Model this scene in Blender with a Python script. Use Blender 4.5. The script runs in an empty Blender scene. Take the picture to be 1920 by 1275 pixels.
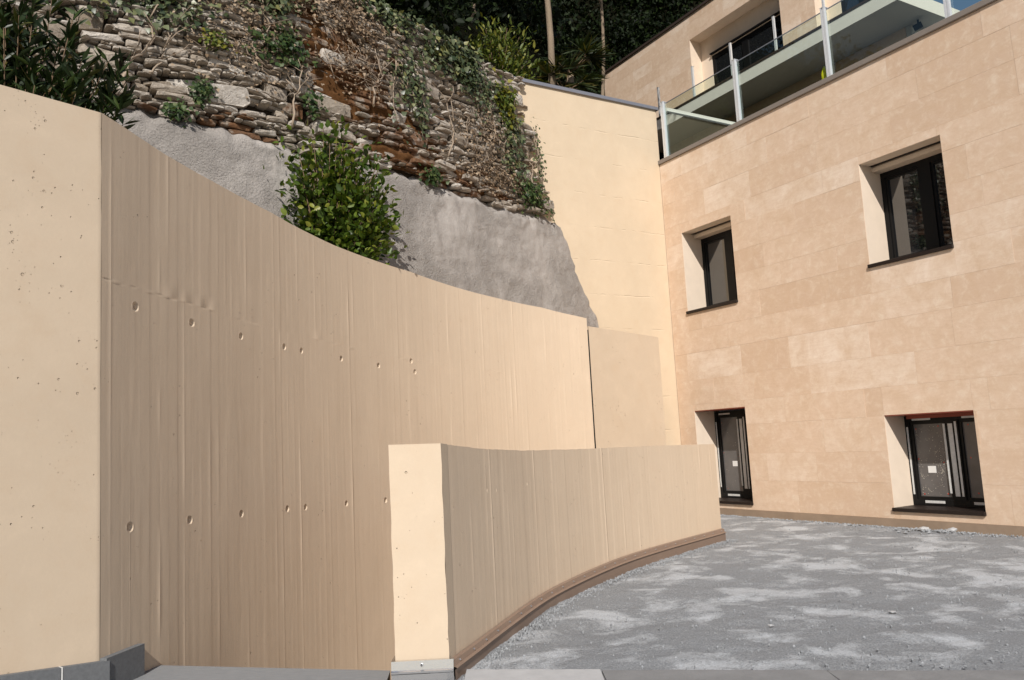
import bpy, bmesh, math, random
import numpy as np
from mathutils import Vector, Matrix, noise as mnoise

random.seed(7)
RNG = np.random.default_rng(11)
S = bpy.context.scene
COL = S.collection

# ------------------------------------------------------------------ camera
PITCH, ROLL, EYE = 0.1267, 0.0519, 1.3
cam_data = bpy.data.cameras.new("camera")
cam = bpy.data.objects.new("camera", cam_data)
COL.objects.link(cam)
fw = Vector((0, math.cos(PITCH), math.sin(PITCH)))
up0 = Vector((0, -math.sin(PITCH), math.cos(PITCH)))
rt0 = Vector((1, 0, 0))
rt = rt0 * math.cos(ROLL) - up0 * math.sin(ROLL)
up = rt0 * math.sin(ROLL) + up0 * math.cos(ROLL)
cam.matrix_world = Matrix(((rt.x, up.x, -fw.x, 0), (rt.y, up.y, -fw.y, 0), (rt.z, up.z, -fw.z, EYE), (0, 0, 0, 1)))
cam_data.sensor_width = 36.0
cam_data.lens = 1500.0 / 1920.0 * 36.0
cam_data.clip_start = 0.05
cam_data.clip_end = 1000.0
S.camera = cam

# ------------------------------------------------------------------ sky, sun, exposure
SUN_DIR = Vector((-0.05, -0.9987, 0))                       # horizontal direction towards the sun
SUN_EL = math.radians(38.5)
to_sun = Vector((SUN_DIR.x * math.cos(SUN_EL), SUN_DIR.y * math.cos(SUN_EL), math.sin(SUN_EL))).normalized()
world = bpy.data.worlds.new("World")
S.world = world
world.use_nodes = True
wn = world.node_tree
sky = wn.nodes.new("ShaderNodeTexSky")
sky.sky_type = 'NISHITA'
sky.sun_disc = False
sky.sun_elevation = SUN_EL
sky.sun_rotation = math.atan2(to_sun.x, to_sun.y)
bg = wn.nodes["Background"]
bg.inputs[1].default_value = 0.078
wn.links.new(sky.outputs[0], bg.inputs[0])

sun_data = bpy.data.lights.new("sun", 'SUN')
sun_data.energy = 4.4
sun_data.angle = math.radians(0.5)
sun_data.color = (1.0, 0.955, 0.90)
sun = bpy.data.objects.new("sun", sun_data)
COL.objects.link(sun)
sun.rotation_euler = to_sun.to_track_quat('Z', 'Y').to_euler()
sun.location = (0, 0, 40)

S.view_settings.view_transform = 'Standard'
S.view_settings.look = 'None'
S.view_settings.exposure = 0.02
S.view_settings.gamma = 1.0
S.view_settings.use_curve_mapping = False
S.render.engine = 'CYCLES'
S.cycles.caustics_reflective = False
S.cycles.caustics_refractive = False
S.cycles.max_bounces = 8
S.cycles.transparent_max_bounces = 16
S.cycles.use_denoising = True

# ------------------------------------------------------------------ material helpers
class NT:
    """Tiny node-graph builder."""
    def __init__(self, name):
        self.m = bpy.data.materials.new(name)
        self.m.use_nodes = True
        self.t = self.m.node_tree
        self.b = self.t.nodes["Principled BSDF"]
        self.out = self.t.nodes["Material Output"]
    def n(self, kind, **kw):
        nd = self.t.nodes.new(kind)
        for k, v in kw.items():
            setattr(nd, k, v)
        return nd
    def l(self, a, b):
        self.t.links.new(a, b)
    def val(self, sock, v):
        if hasattr(v, "is_output"):
            self.l(v, sock)
        else:
            sock.default_value = v
    def coords(self, kind="Object", scale=(1, 1, 1)):
        if kind == "World":
            c = self.n("ShaderNodeNewGeometry").outputs["Position"]
        else:
            c = self.n("ShaderNodeTexCoord").outputs[kind]
        mp = self.n("ShaderNodeMapping")
        mp.inputs["Scale"].default_value = scale
        self.l(c, mp.inputs[0])
        return mp.outputs[0]
    def noise(self, co, scale=5, detail=4, rough=0.55, dist=0.0):
        nd = self.n("ShaderNodeTexNoise")
        self.l(co, nd.inputs["Vector"])
        nd.inputs["Scale"].default_value = scale
        nd.inputs["Detail"].default_value = detail
        nd.inputs["Roughness"].default_value = rough
        nd.inputs["Distortion"].default_value = dist
        return nd.outputs["Fac"]
    def voro(self, co, scale=5, rnd=1.0, feature='F1'):
        nd = self.n("ShaderNodeTexVoronoi", feature=feature)
        self.l(co, nd.inputs["Vector"])
        nd.inputs["Scale"].default_value = scale
        nd.inputs["Randomness"].default_value = rnd
        return nd
    def ramp(self, fac, stops):
        nd = self.n("ShaderNodeValToRGB")
        els = nd.color_ramp.elements
        while len(els) < len(stops):
            els.new(0.5)
        for e, (p, c) in zip(els, stops):
            e.position = p
            e.color = (c, c, c, 1) if not hasattr(c, "__len__") else (*c[:3], 1)
        self.l(fac, nd.inputs[0])
        return nd.outputs[0]
    def mix(self, fac, a, b, mode='MIX'):
        nd = self.n("ShaderNodeMix", data_type='RGBA', blend_type=mode)
        self.val(nd.inputs[0], fac)
        for s, v in ((nd.inputs[6], a), (nd.inputs[7], b)):
            if hasattr(v, "is_output"):
                self.l(v, s)
            else:
                s.default_value = (*v[:3], 1)
        return nd.outputs[2]
    def math(self, op, a, b=0.0, clamp=False):
        nd = self.n("ShaderNodeMath", operation=op, use_clamp=clamp)
        self.val(nd.inputs[0], a)
        self.val(nd.inputs[1], b)
        return nd.outputs[0]
    def bump(self, h, strength=0.5, dist=0.01, prev=None):
        nd = self.n("ShaderNodeBump")
        nd.inputs["Strength"].default_value = strength
        nd.inputs["Distance"].default_value = dist
        self.l(h, nd.inputs["Height"])
        if prev is not None:
            self.l(prev, nd.inputs["Normal"])
        return nd.outputs[0]
    def set(self, color=None, rough=0.8, normal=None, metal=0.0, spec=0.3):
        if color is not None:
            self.val(self.b.inputs["Base Color"], color if hasattr(color, "is_output") else (*color[:3], 1))
        self.val(self.b.inputs["Roughness"], rough)
        self.b.inputs["Metallic"].default_value = metal
        self.b.inputs["Specular IOR Level"].default_value = spec
        if normal is not None:
            self.l(normal, self.b.inputs["Normal"])
        return self.m

CREAM = (0.685, 0.55, 0.405)

def mat_concrete(name, tint=CREAM, boards=False, pits=1.0, streak=1.0, pour=False):
    """Painted fair-faced concrete; on board-marked faces the UV map is (metres along, metres up)."""
    g = NT(name)
    co = g.coords("UV" if boards else "Object")
    big = g.noise(co, 0.9, 4, 0.6)
    col = g.mix(g.ramp(big, [(0.3, 0.0), (0.7, 1.0)]), tuple(c * 0.89 for c in tint), tint)
    mid = g.noise(co, 4.5, 6, 0.7, 0.3)
    col = g.mix(g.math('MULTIPLY', g.ramp(mid, [(0.50, 0.0), (0.68, 1.0)]), 0.35), col, tuple(c * f for c, f in zip(tint, (0.88, 0.83, 0.78))))
    col = g.mix(g.math('MULTIPLY', g.ramp(mid, [(0.32, 1.0), (0.46, 0.0)]), 0.25), col, tuple(min(0.9, c * 1.10) for c in tint))
    fine = g.noise(co, 60, 3, 0.6)
    col = g.mix(0.10, col, g.mix(fine, tuple(c * 0.7 for c in tint), tuple(min(1, c * 1.2) for c in tint)))
    nrm = None
    if boards:
        sc = g.coords("UV", (1, 0.035, 1))
        st = g.noise(sc, 28, 5, 0.65)
        st2 = g.noise(g.coords("UV", (1, 0.10, 1)), 9, 3, 0.5)
        sfac = g.ramp(g.math('MULTIPLY', g.math('ADD', st, st2), 0.5), [(0.36, 0.0), (0.62, 1.0)])
        col = g.mix(sfac, tuple(c * f for c, f in zip(tint, (0.945, 0.94, 0.935))), col)
        nrm = g.bump(st, 0.19 * streak, 0.0035)
        lump = g.noise(g.coords("UV", (1, 0.17, 1)), 13, 5, 0.6, 0.6)
        nrm = g.bump(lump, 0.18 * streak, 0.007, nrm)
    # blow holes, with their shade painted in as a darker brown
    pit_shade = None
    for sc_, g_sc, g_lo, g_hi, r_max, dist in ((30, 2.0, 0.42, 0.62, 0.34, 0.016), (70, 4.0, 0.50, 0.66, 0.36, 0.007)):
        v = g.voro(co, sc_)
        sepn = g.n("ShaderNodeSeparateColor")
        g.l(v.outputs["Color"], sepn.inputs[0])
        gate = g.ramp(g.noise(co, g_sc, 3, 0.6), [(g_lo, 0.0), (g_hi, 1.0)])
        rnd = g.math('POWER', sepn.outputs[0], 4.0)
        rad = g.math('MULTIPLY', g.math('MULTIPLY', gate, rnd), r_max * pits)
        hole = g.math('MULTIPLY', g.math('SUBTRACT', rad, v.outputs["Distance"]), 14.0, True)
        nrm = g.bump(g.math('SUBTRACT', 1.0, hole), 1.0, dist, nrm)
        pit_shade = hole if pit_shade is None else g.math('MAXIMUM', pit_shade, hole)
    col = g.mix(g.math('MULTIPLY', pit_shade, 0.28), col, (0.34, 0.24, 0.15))
    if pour:
        # irregular lift joints every half metre
        sep = g.n("ShaderNodeSeparateXYZ")
        g.l(g.coords("World"), sep.inputs[0])
        wob = g.noise(g.coords("World"), 1.6, 4, 0.7)
        z = g.math('ADD', sep.outputs[2], g.math('MULTIPLY', wob, 0.07))
        fr = g.math('FRACT', g.math('DIVIDE', z, 0.56))
        line = g.math('SUBTRACT', 1.0, g.math('MULTIPLY', g.math('ABSOLUTE', g.math('SUBTRACT', fr, 0.5)), 45.0), True)
        br = g.ramp(g.noise(g.coords("World"), 3.5, 4, 0.7), [(0.48, 0.0), (0.60, 1.0)])
        nrm = g.bump(g.math('SUBTRACT', 1.0, g.math('MULTIPLY', line, br)), 0.5, 0.012, nrm)
    nrm = g.bump(fine, 0.12, 0.004, nrm)
    return g.set(col, 0.85, nrm, spec=0.2)

def mat_travertine(name, light=1.0):
    g = NT(name)
    info = g.n("ShaderNodeObjectInfo")
    co = g.coords("Object", (1, 1, 1))
    off = g.n("ShaderNodeVectorMath", operation='ADD')
    g.l(co, off.inputs[0])
    comb = g.n("ShaderNodeCombineXYZ")
    g.l(g.math('MULTIPLY', info.outputs["Random"], 37.0), comb.inputs[0])
    g.l(g.math('MULTIPLY', info.outputs["Random"], 91.0), comb.inputs[2])
    g.l(comb.outputs[0], off.inputs[1])
    c2 = off.outputs[0]
    base = g.ramp(info.outputs["Random"], [(0.0, (0.62, 0.445, 0.315)), (0.3, (0.73, 0.555, 0.42)),
                                           (0.7, (0.745, 0.57, 0.43)), (1.0, (0.85, 0.715, 0.59))])
    n1 = g.noise(c2, 2.4, 8, 0.68, 0.5)
    col = g.mix(g.ramp(n1, [(0.30, 0.0), (0.72, 1.0)]), (0.66, 0.485, 0.34), base)
    n2 = g.noise(c2, 7.0, 9, 0.78, 0.45)
    col = g.mix(g.math('MULTIPLY', g.ramp(n2, [(0.50, 0.0), (0.70, 1.0)]), 0.50), col, (0.86, 0.75, 0.61))
    col = g.mix(g.math('MULTIPLY', g.ramp(n2, [(0.30, 1.0), (0.48, 0.0)]), 0.42), col, (0.56, 0.385, 0.245))
    vein = g.noise(g.n('ShaderNodeVectorMath', operation='MULTIPLY').outputs[0], 2.2, 7, 0.7, 0.8)
    vm = vein.node.inputs[0].links[0].from_node
    g.l(c2, vm.inputs[0]); vm.inputs[1].default_value = (0.5, 1.0, 2.6)
    col = g.mix(g.math('MULTIPLY', g.ramp(vein, [(0.46, 0.0), (0.50, 1.0), (0.54, 0.0)]), 0.22), col, (0.58, 0.40, 0.26))
    v = g.voro(c2, 9)
    hole = g.math('MULTIPLY', g.ramp(v.outputs["Distance"], [(0.02, 1.0), (0.06, 0.0)]), g.ramp(g.noise(c2, 2.2, 2), [(0.56, 0.0), (0.62, 1.0)]))
    col = g.mix(g.math('MULTIPLY', hole, 0.6), col, (0.20, 0.13, 0.08))
    nrm = g.bump(n2, 0.12, 0.003)
    return g.set(col, g.ramp(n1, [(0.2, 0.62), (0.8, 0.5)]), nrm, spec=0.3)

def mat_simple(name, color, rough=0.6, metal=0.0, spec=0.4, var=0.12, scale=8, bump=0.1, bdist=0.003, stretch=(1, 1, 1)):
    g = NT(name)
    co = g.coords("Object", stretch)
    n1 = g.noise(co, scale, 5, 0.6)
    col = g.mix(n1, tuple(c * (1 - var) for c in color), tuple(min(1, c * (1 + var)) for c in color))
    n2 = g.noise(co, scale * 8, 3, 0.6)
    return g.set(col, rough, g.bump(n2, bump, bdist), metal, spec)

def mat_leaf(name, stops, rough=0.45, trans=0.25, spec=0.4):
    g = NT(name)
    geo = g.n("ShaderNodeNewGeometry")
    col = g.ramp(geo.outputs["Random Per Island"], stops)
    g.set(col, rough, None, 0.0, spec)
    tr = g.n("ShaderNodeBsdfTranslucent")
    g.l(g.mix(1.0, col, (0.9, 1.0, 0.45), 'MULTIPLY'), tr.inputs[0])
    mx = g.n("ShaderNodeMixShader")
    mx.inputs[0].default_value = trans
    g.l(g.b.outputs[0], mx.inputs[1])
    g.l(tr.outputs[0], mx.inputs[2])
    g.l(mx.outputs[0], g.out.inputs[0])
    return g.m

def mat_window_glass():
    g = NT("coated dark window glass")
    m = g.set((0.012, 0.013, 0.014), 0.02, None, 0.0, 0.5)
    g.b.inputs["IOR"].default_value = 2.15
    return m

def mat_clear_glass():
    g = NT("greenish balustrade glass")
    tr = g.n("ShaderNodeBsdfTransparent")
    tr.inputs[0].default_value = (0.89, 0.95, 0.92, 1)
    gl = g.n("ShaderNodeBsdfGlossy")
    gl.inputs["Roughness"].default_value = 0.01
    gl.inputs[0].default_value = (0.85, 1, 0.94, 1)
    fr = g.n("ShaderNodeFresnel")
    fr.inputs[0].default_value = 1.75
    mx = g.n("ShaderNodeMixShader")
    geo = g.n('ShaderNodeNewGeometry')
    g.l(g.math('MULTIPLY', fr.outputs[0], g.math('SUBTRACT', 1.0, geo.outputs['Backfacing'])), mx.inputs[0])
    g.l(tr.outputs[0], mx.inputs[1])
    g.l(gl.outputs[0], mx.inputs[2])
    g.l(mx.outputs[0], g.out.inputs[0])
    return g.m

def mat_gravel():
    g = NT("grey crushed gravel with pale dust patches")
    co = g.coords("World")
    d = g.noise(g.coords("World", (0.8, 0.9, 1)), 2.1, 8, 0.62, 0.6)
    d2 = g.noise(g.coords("World", (1.0, 0.8, 1)), 3.4, 5, 0.6, 0.6)
    grain = g.ramp(g.noise(co, 75, 5, 0.8), [(0.30, 0.0), (0.70, 1.0)])
    dsum = g.math('ADD', g.math('MULTIPLY', d, 0.66), g.math('ADD', g.math('MULTIPLY', d2, 0.28), g.math('MULTIPLY', grain, 0.05)))
    dust = g.ramp(dsum, [(0.488, 0.0), (0.575, 1.0)])
    v = g.voro(co, 130)
    base = g.mix(grain, (0.16, 0.166, 0.172), (0.43, 0.445, 0.46))
    spk = g.ramp(v.outputs["Color"], [(0.86, 0.0), (0.93, 1.0)])
    base = g.mix(g.math('MULTIPLY', spk, 0.6), base, (0.60, 0.62, 0.64))
    low = g.noise(co, 0.55, 3, 0.5)
    base = g.mix(g.ramp(low, [(0.35, 0.0), (0.65, 0.35)]), base, (0.24, 0.25, 0.262))
    pale = g.mix(grain, (0.46, 0.48, 0.50), (0.66, 0.685, 0.71))
    col = g.mix(g.math('MULTIPLY', dust, 0.85), base, pale)
    nrm = g.bump(grain, 0.6, 0.012)
    nrm = g.bump(v.outputs["Distance"], 0.4, 0.008, nrm)
    return g.set(col, 0.95, nrm, spec=0.12)

def mat_rubble(name, moss):
    g = NT(name)
    info = g.n("ShaderNodeObjectInfo")
    geo = g.n("ShaderNodeNewGeometry")
    co = g.coords("World")
    rnd = g.math('FRACT', g.math('ADD', info.outputs["Random"], geo.outputs["Random Per Island"]))
    base = g.ramp(rnd, [(0.0, (0.27, 0.215, 0.16)), (0.25, (0.43, 0.365, 0.295)), (0.6, (0.56, 0.495, 0.42)), (1.0, (0.72, 0.665, 0.595))])
    n1 = g.noise(co, 9, 6, 0.7, 0.4)
    n2 = g.noise(co, 45, 5, 0.7)
    col = g.mix(g.ramp(n1, [(0.35, 0.0), (0.7, 0.75)]), base, (0.19, 0.155, 0.115))
    col = g.mix(g.math('MULTIPLY', g.ramp(n2, [(0.5, 0.0), (0.7, 1.0)]), 0.4), col, (0.50, 0.48, 0.44))
    if moss:
        m = g.ramp(g.noise(co, 3.2, 5, 0.65), [(0.40, 0.0), (0.52, 1.0)])
        mc = g.mix(n2, (0.085, 0.036, 0.014), (0.22, 0.10, 0.038))
        col = g.mix(g.math('MULTIPLY', m, 0.9), col, mc)
    nrm = g.bump(n1, 0.8, 0.035)
    nrm = g.bump(n2, 0.75, 0.014, nrm)
    return g.set(col, 0.92, nrm, spec=0.15)

def mat_shotcrete():
    g = NT("rough grey sprayed concrete")
    co = g.coords("World")
    n0 = g.noise(co, 1.3, 5, 0.6)
    n1 = g.noise(co, 38, 8, 0.82)
    v = g.voro(co, 42)
    col = g.mix(g.ramp(n0, [(0.32, 0.0), (0.68, 1.0)]), (0.37, 0.335, 0.305), (0.49, 0.45, 0.41))
    strk = g.noise(g.coords("World", (1, 1, 0.25)), 3.2, 5, 0.65)
    col = g.mix(g.math('MULTIPLY', g.ramp(strk, [(0.52, 0.0), (0.68, 1.0)]), 0.30), col, (0.30, 0.27, 0.24))
    col = g.mix(g.math('MULTIPLY', g.ramp(n1, [(0.3, 1.0), (0.55, 0.0)]), 0.45), col, (0.22, 0.20, 0.18))
    rgh = g.ramp(g.noise(co, 1.1, 4, 0.6), [(0.38, 0.25), (0.60, 1.0)])
    nrm = g.bump(g.math('MULTIPLY', n1, rgh), 0.9, 0.045)
    nrm = g.bump(g.math('MULTIPLY', v.outputs["Distance"], rgh), 0.5, 0.02, nrm)
    return g.set(col, 0.95, nrm, spec=0.1)

M = {}
M['boards'] = mat_concrete("cream painted board marked concrete", tint=(0.72, 0.575, 0.425), boards=True, pits=0.7)  # same paint as the plain faces; lighter tint stands in for sunlight
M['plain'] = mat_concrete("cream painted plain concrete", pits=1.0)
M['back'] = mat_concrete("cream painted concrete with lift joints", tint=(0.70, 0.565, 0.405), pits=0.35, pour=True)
M['trav'] = mat_travertine("beige travertine cladding")
M['reveal'] = mat_simple("pale honed travertine", (0.78, 0.655, 0.525), 0.5, var=0.10, scale=5, bump=0.05)
M['grout'] = mat_simple("beige grout", (0.74, 0.61, 0.48), 0.9)
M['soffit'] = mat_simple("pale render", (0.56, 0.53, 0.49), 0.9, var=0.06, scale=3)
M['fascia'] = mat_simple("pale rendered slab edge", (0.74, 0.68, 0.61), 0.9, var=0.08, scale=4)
M['frame'] = mat_simple("anthracite window frame", (0.007, 0.007, 0.007), 0.45, spec=0.2)
M['sill'] = mat_simple("dark bronze sill", (0.020, 0.013, 0.010), 0.5, spec=0.25)
M['redwood'] = mat_simple("red brown primed lintel", (0.26, 0.06, 0.035), 0.6)
M['tape'] = mat_simple("white protective tape", (0.62, 0.62, 0.60), 0.6, var=0.25, scale=30)
M['paper'] = mat_simple("white paper label", (0.78, 0.77, 0.74), 0.7, var=0.04)
M['redspot'] = mat_simple("red sealing plug", (0.45, 0.05, 0.03), 0.5)
M['whitespot'] = mat_simple("dried splash of plaster", (0.6, 0.55, 0.45), 0.8)
M['wglass'] = mat_window_glass()
M['film'] = mat_simple("grey protective film on glass", (0.12, 0.112, 0.108), 0.22, var=0.35, scale=5, spec=0.5, bump=0.03)
M['glass'] = mat_clear_glass()
M['steel'] = mat_simple("brushed stainless steel", (0.74, 0.74, 0.75), 0.26, metal=1.0, var=0.08, scale=6, bump=0.05, stretch=(1, 1, 6))
M['alu'] = mat_simple("satin aluminium", (0.80, 0.80, 0.79), 0.38, metal=0.35, var=0.06, scale=6, bump=0.04, stretch=(1, 1, 6))
M['zinc'] = mat_simple("dull grey zinc capping", (0.33, 0.33, 0.36), 0.5, metal=0.6, var=0.1)
M['brown'] = mat_simple("brown coated flashing", (0.25, 0.175, 0.13), 0.45, var=0.14, scale=7, spec=0.4)
M['bronze'] = mat_simple("dark brown roof edging", (0.05, 0.035, 0.028), 0.5)
M['ledge'] = mat_simple("taupe metal parapet capping", (0.23, 0.195, 0.165), 0.55, metal=0.0, var=0.1)
M['granite'] = mat_simple("dark grey flamed granite", (0.16, 0.165, 0.17), 0.75, var=0.35, scale=45, bump=0.4, bdist=0.006)
M['slab'] = mat_simple("grey stone paving", (0.24, 0.245, 0.25), 0.8, var=0.25, scale=12, bump=0.4, bdist=0.004, stretch=(1, 5, 1))
M['pale'] = mat_simple("pale grey stone kerb", (0.44, 0.44, 0.44), 0.8, var=0.2, scale=9, bump=0.3, bdist=0.006)
M['kerb'] = mat_simple("grey stone kerb", (0.22, 0.22, 0.22), 0.85, var=0.3, scale=7, bump=0.5, bdist=0.01)
M['mortar'] = mat_simple("white joint mortar", (0.70, 0.69, 0.66), 0.9)
M['gravel'] = mat_gravel()
M['pebble'] = mat_simple("grey stone chips", (0.29, 0.30, 0.31), 0.95, var=0.4, scale=20)
M['plinth'] = mat_simple("dusty brown plinth", (0.30, 0.22, 0.155), 0.85, var=0.25, scale=5, bump=0.2)
M['stone'] = mat_rubble("weathered grey schist", False)
M['moss'] = mat_rubble("schist under rust coloured moss", True)
M['mossmat'] = mat_simple("rust brown moss", (0.145, 0.070, 0.029), 1.0, var=0.7, scale=18, bump=0.9, bdist=0.02, spec=0.03)
M['earth'] = mat_simple("dark joint earth", (0.065, 0.05, 0.036), 1.0, var=0.5, scale=9, bump=0.9, bdist=0.03, spec=0.05)
M['shot'] = mat_shotcrete()
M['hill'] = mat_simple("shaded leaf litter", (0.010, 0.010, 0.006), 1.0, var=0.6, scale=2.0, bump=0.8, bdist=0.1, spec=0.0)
M['soil'] = mat_simple("brown soil", (0.11, 0.085, 0.06), 1.0, var=0.4, scale=6, bump=0.6, bdist=0.02, spec=0.05)
M['bark'] = mat_simple("pale fissured bark", (0.27, 0.205, 0.14), 0.9, var=0.45, scale=9, bump=0.8, bdist=0.02, stretch=(1, 1, 0.2))
M['vine'] = mat_simple("dry grey brown vine", (0.36, 0.28, 0.205), 0.9, var=0.3, scale=14)
M['twig'] = mat_simple("brown twig", (0.14, 0.09, 0.05), 0.8, var=0.3)
M['yellow'] = mat_simple("bright yellow plastic", (0.75, 0.62, 0.02), 0.5)
M['camellia'] = mat_leaf("glossy dark green leaf", [(0.0, (0.030, 0.055, 0.008)), (0.5, (0.072, 0.118, 0.014)), (0.85, (0.14, 0.19, 0.025)), (1.0, (0.27, 0.27, 0.045))], 0.40, 0.25, 0.3)
M['oleander'] = mat_leaf("dark lance leaf", [(0.0, (0.012, 0.022, 0.007)), (0.6, (0.022, 0.040, 0.011)), (0.92, (0.05, 0.078, 0.018)), (1.0, (0.15, 0.085, 0.025))], 0.42, 0.18, 0.35)
M['ivy'] = mat_leaf("grey green ivy leaf", [(0.0, (0.035, 0.055, 0.022)), (0.5, (0.092, 0.115, 0.050)), (0.85, (0.17, 0.19, 0.095)), (1.0, (0.24, 0.23, 0.08))], 0.4, 0.15, 0.5)
M['ivyyellow'] = mat_leaf("yellow green leaf", [(0.0, (0.05, 0.08, 0.012)), (0.5, (0.12, 0.15, 0.02)), (1.0, (0.26, 0.23, 0.03))], 0.45, 0.25)
M['fern'] = mat_leaf("fresh green weed leaf", [(0.0, (0.025, 0.05, 0.014)), (0.6, (0.055, 0.095, 0.026)), (1.0, (0.12, 0.15, 0.045))], 0.5, 0.25)
M['dryleaf'] = mat_leaf("dry tan leaf litter", [(0.0, (0.08, 0.05, 0.03)), (0.5, (0.23, 0.16, 0.10)), (1.0, (0.44, 0.34, 0.24))], 0.8, 0.1, 0.1)
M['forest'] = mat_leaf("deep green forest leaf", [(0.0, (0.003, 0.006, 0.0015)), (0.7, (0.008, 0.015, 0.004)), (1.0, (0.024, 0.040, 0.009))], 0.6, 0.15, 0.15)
M['bush'] = mat_leaf("yellow green bush leaf", [(0.0, (0.045, 0.07, 0.010)), (0.6, (0.12, 0.155, 0.022)), (1.0, (0.27, 0.25, 0.04))], 0.5, 0.25)
M['palm'] = mat_leaf("palm leaflet", [(0.0, (0.012, 0.022, 0.006)), (0.6, (0.035, 0.050, 0.012)), (1.0, (0.15, 0.115, 0.03))], 0.5, 0.2)

# ------------------------------------------------------------------ object helpers
def link(o, parent=None):
    COL.objects.link(o)
    if parent is not None:
        o.parent = parent
    return o

def tag(o, label=None, cat=None, group=None, kind=None):
    if label: o['label'] = label
    if cat: o['category'] = cat
    if group: o['group'] = group
    if kind: o['kind'] = kind
    return o

def thing(name, label, cat, loc=(0, 0, 0), rz=0.0, group=None):
    o = bpy.data.objects.new(name, None)
    o.empty_display_size = 0.2
    o.location = loc
    o.rotation_euler = (0, 0, rz)
    link(o)
    return tag(o, label, cat, group)

def mesh_obj(name, verts, faces, mat, parent=None, smooth=False, uv=None):
    me = bpy.data.meshes.new(name)
    me.from_pydata([tuple(v) for v in verts], [], [tuple(f) for f in faces])
    if smooth:
        me.polygons.foreach_set("use_smooth", [True] * len(me.polygons))
    if uv is not None:
        lay = me.uv_layers.new(name="UVMap")
        idx = np.empty(len(me.loops), dtype=np.int32)
        me.loops.foreach_get("vertex_index", idx)
        lay.data.foreach_set("uv", np.asarray(uv, dtype=np.float32)[idx].ravel())
    mats = mat if isinstance(mat, (list, tuple)) else [mat]
    for m in mats:
        me.materials.append(m)
    me.update()
    return link(bpy.data.objects.new(name, me), parent)

class MB:
    """Collects simple solids; build() links them as one mesh object."""
    def __init__(self):
        self.v, self.f = [], []
    def add(self, vs, fs):
        o = len(self.v)
        self.v += [tuple(p) for p in vs]
        self.f += [tuple(i + o for i in f) for f in fs]
        return self
    def box(self, x0, x1, y0, y1, z0, z1):
        vs = [(x, y, z) for z in (z0, z1) for y in (y0, y1) for x in (x0, x1)]
        return self.add(vs, [(0, 2, 3, 1), (4, 5, 7, 6), (0, 1, 5, 4), (2, 6, 7, 3), (0, 4, 6, 2), (1, 3, 7, 5)])
    def tube(self, pts, rad, n=6):
        pts = [Vector(p) for p in pts]
        rs = rad if hasattr(rad, "__len__") else [rad] * len(pts)
        rings = []
        for i, p in enumerate(pts):
            d = (pts[min(i + 1, len(pts) - 1)] - pts[max(i - 1, 0)])
            if d.length < 1e-9: d = Vector((0, 0, 1))
            d.normalize()
            a = d.cross(Vector((0, 0, 1)) if abs(d.z) < 0.9 else Vector((1, 0, 0))).normalized()
            b = d.cross(a)
            rings.append([p + (a * math.cos(2 * math.pi * k / n) + b * math.sin(2 * math.pi * k / n)) * rs[i] for k in range(n)])
        vs = [q for r in rings for q in r]
        fs = [(i * n + k, i * n + (k + 1) % n, (i + 1) * n + (k + 1) % n, (i + 1) * n + k) for i in range(len(pts) - 1) for k in range(n)]
        fs += [tuple(range(n))[::-1], tuple((len(pts) - 1) * n + k for k in range(n))]
        return self.add(vs, fs)
    def build(self, name, mat, parent=None, smooth=False):
        return mesh_obj(name, self.v, self.f, mat, parent, smooth)

def box_obj(name, mat, parent, x0, x1, y0, y1, z0, z1, bevel=0.0):
    if bevel <= 0:
        return MB().box(x0, x1, y0, y1, z0, z1).build(name, mat, parent)
    bm = bmesh.new()
    bmesh.ops.create_cube(bm, size=1.0)
    for v in bm.verts:
        v.co = Vector(((x0 + x1) / 2 + v.co.x * (x1 - x0), (y0 + y1) / 2 + v.co.y * (y1 - y0), (z0 + z1) / 2 + v.co.z * (z1 - z0)))
    bmesh.ops.bevel(bm, geom=bm.edges[:], offset=bevel, segments=1, affect='EDGES')
    me = bpy.data.meshes.new(name)
    bm.to_mesh(me)
    bm.free()
    me.materials.append(mat)
    return link(bpy.data.objects.new(name, me), parent)

def interp(x, xs, ys):
    return float(np.interp(x, xs, ys))

def resample(pts, step):
    """Smooth Catmull-Rom curve through 2D points, resampled at about `step`; returns points and arc lengths."""
    P = [np.array(p, float) for p in pts]
    P = [2 * P[0] - P[1]] + P + [2 * P[-1] - P[-2]]
    out = []
    for i in range(1, len(P) - 2):
        for t in np.linspace(0, 1, 60, endpoint=False):
            a, b, c, d = P[i - 1], P[i], P[i + 1], P[i + 2]
            out.append(0.5 * (2 * b + (c - a) * t + (2 * a - 5 * b + 4 * c - d) * t ** 2 + (3 * b - a - 3 * c + d) * t ** 3))
    out.append(P[-2])
    out = np.array(out)
    s = np.concatenate([[0], np.cumsum(np.hypot(*np.diff(out, axis=0).T))])
    n = max(2, int(s[-1] / step))
    ss = np.linspace(0, s[-1], n + 1)
    return np.stack([np.interp(ss, s, out[:, 0]), np.interp(ss, s, out[:, 1])], 1), ss

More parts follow.
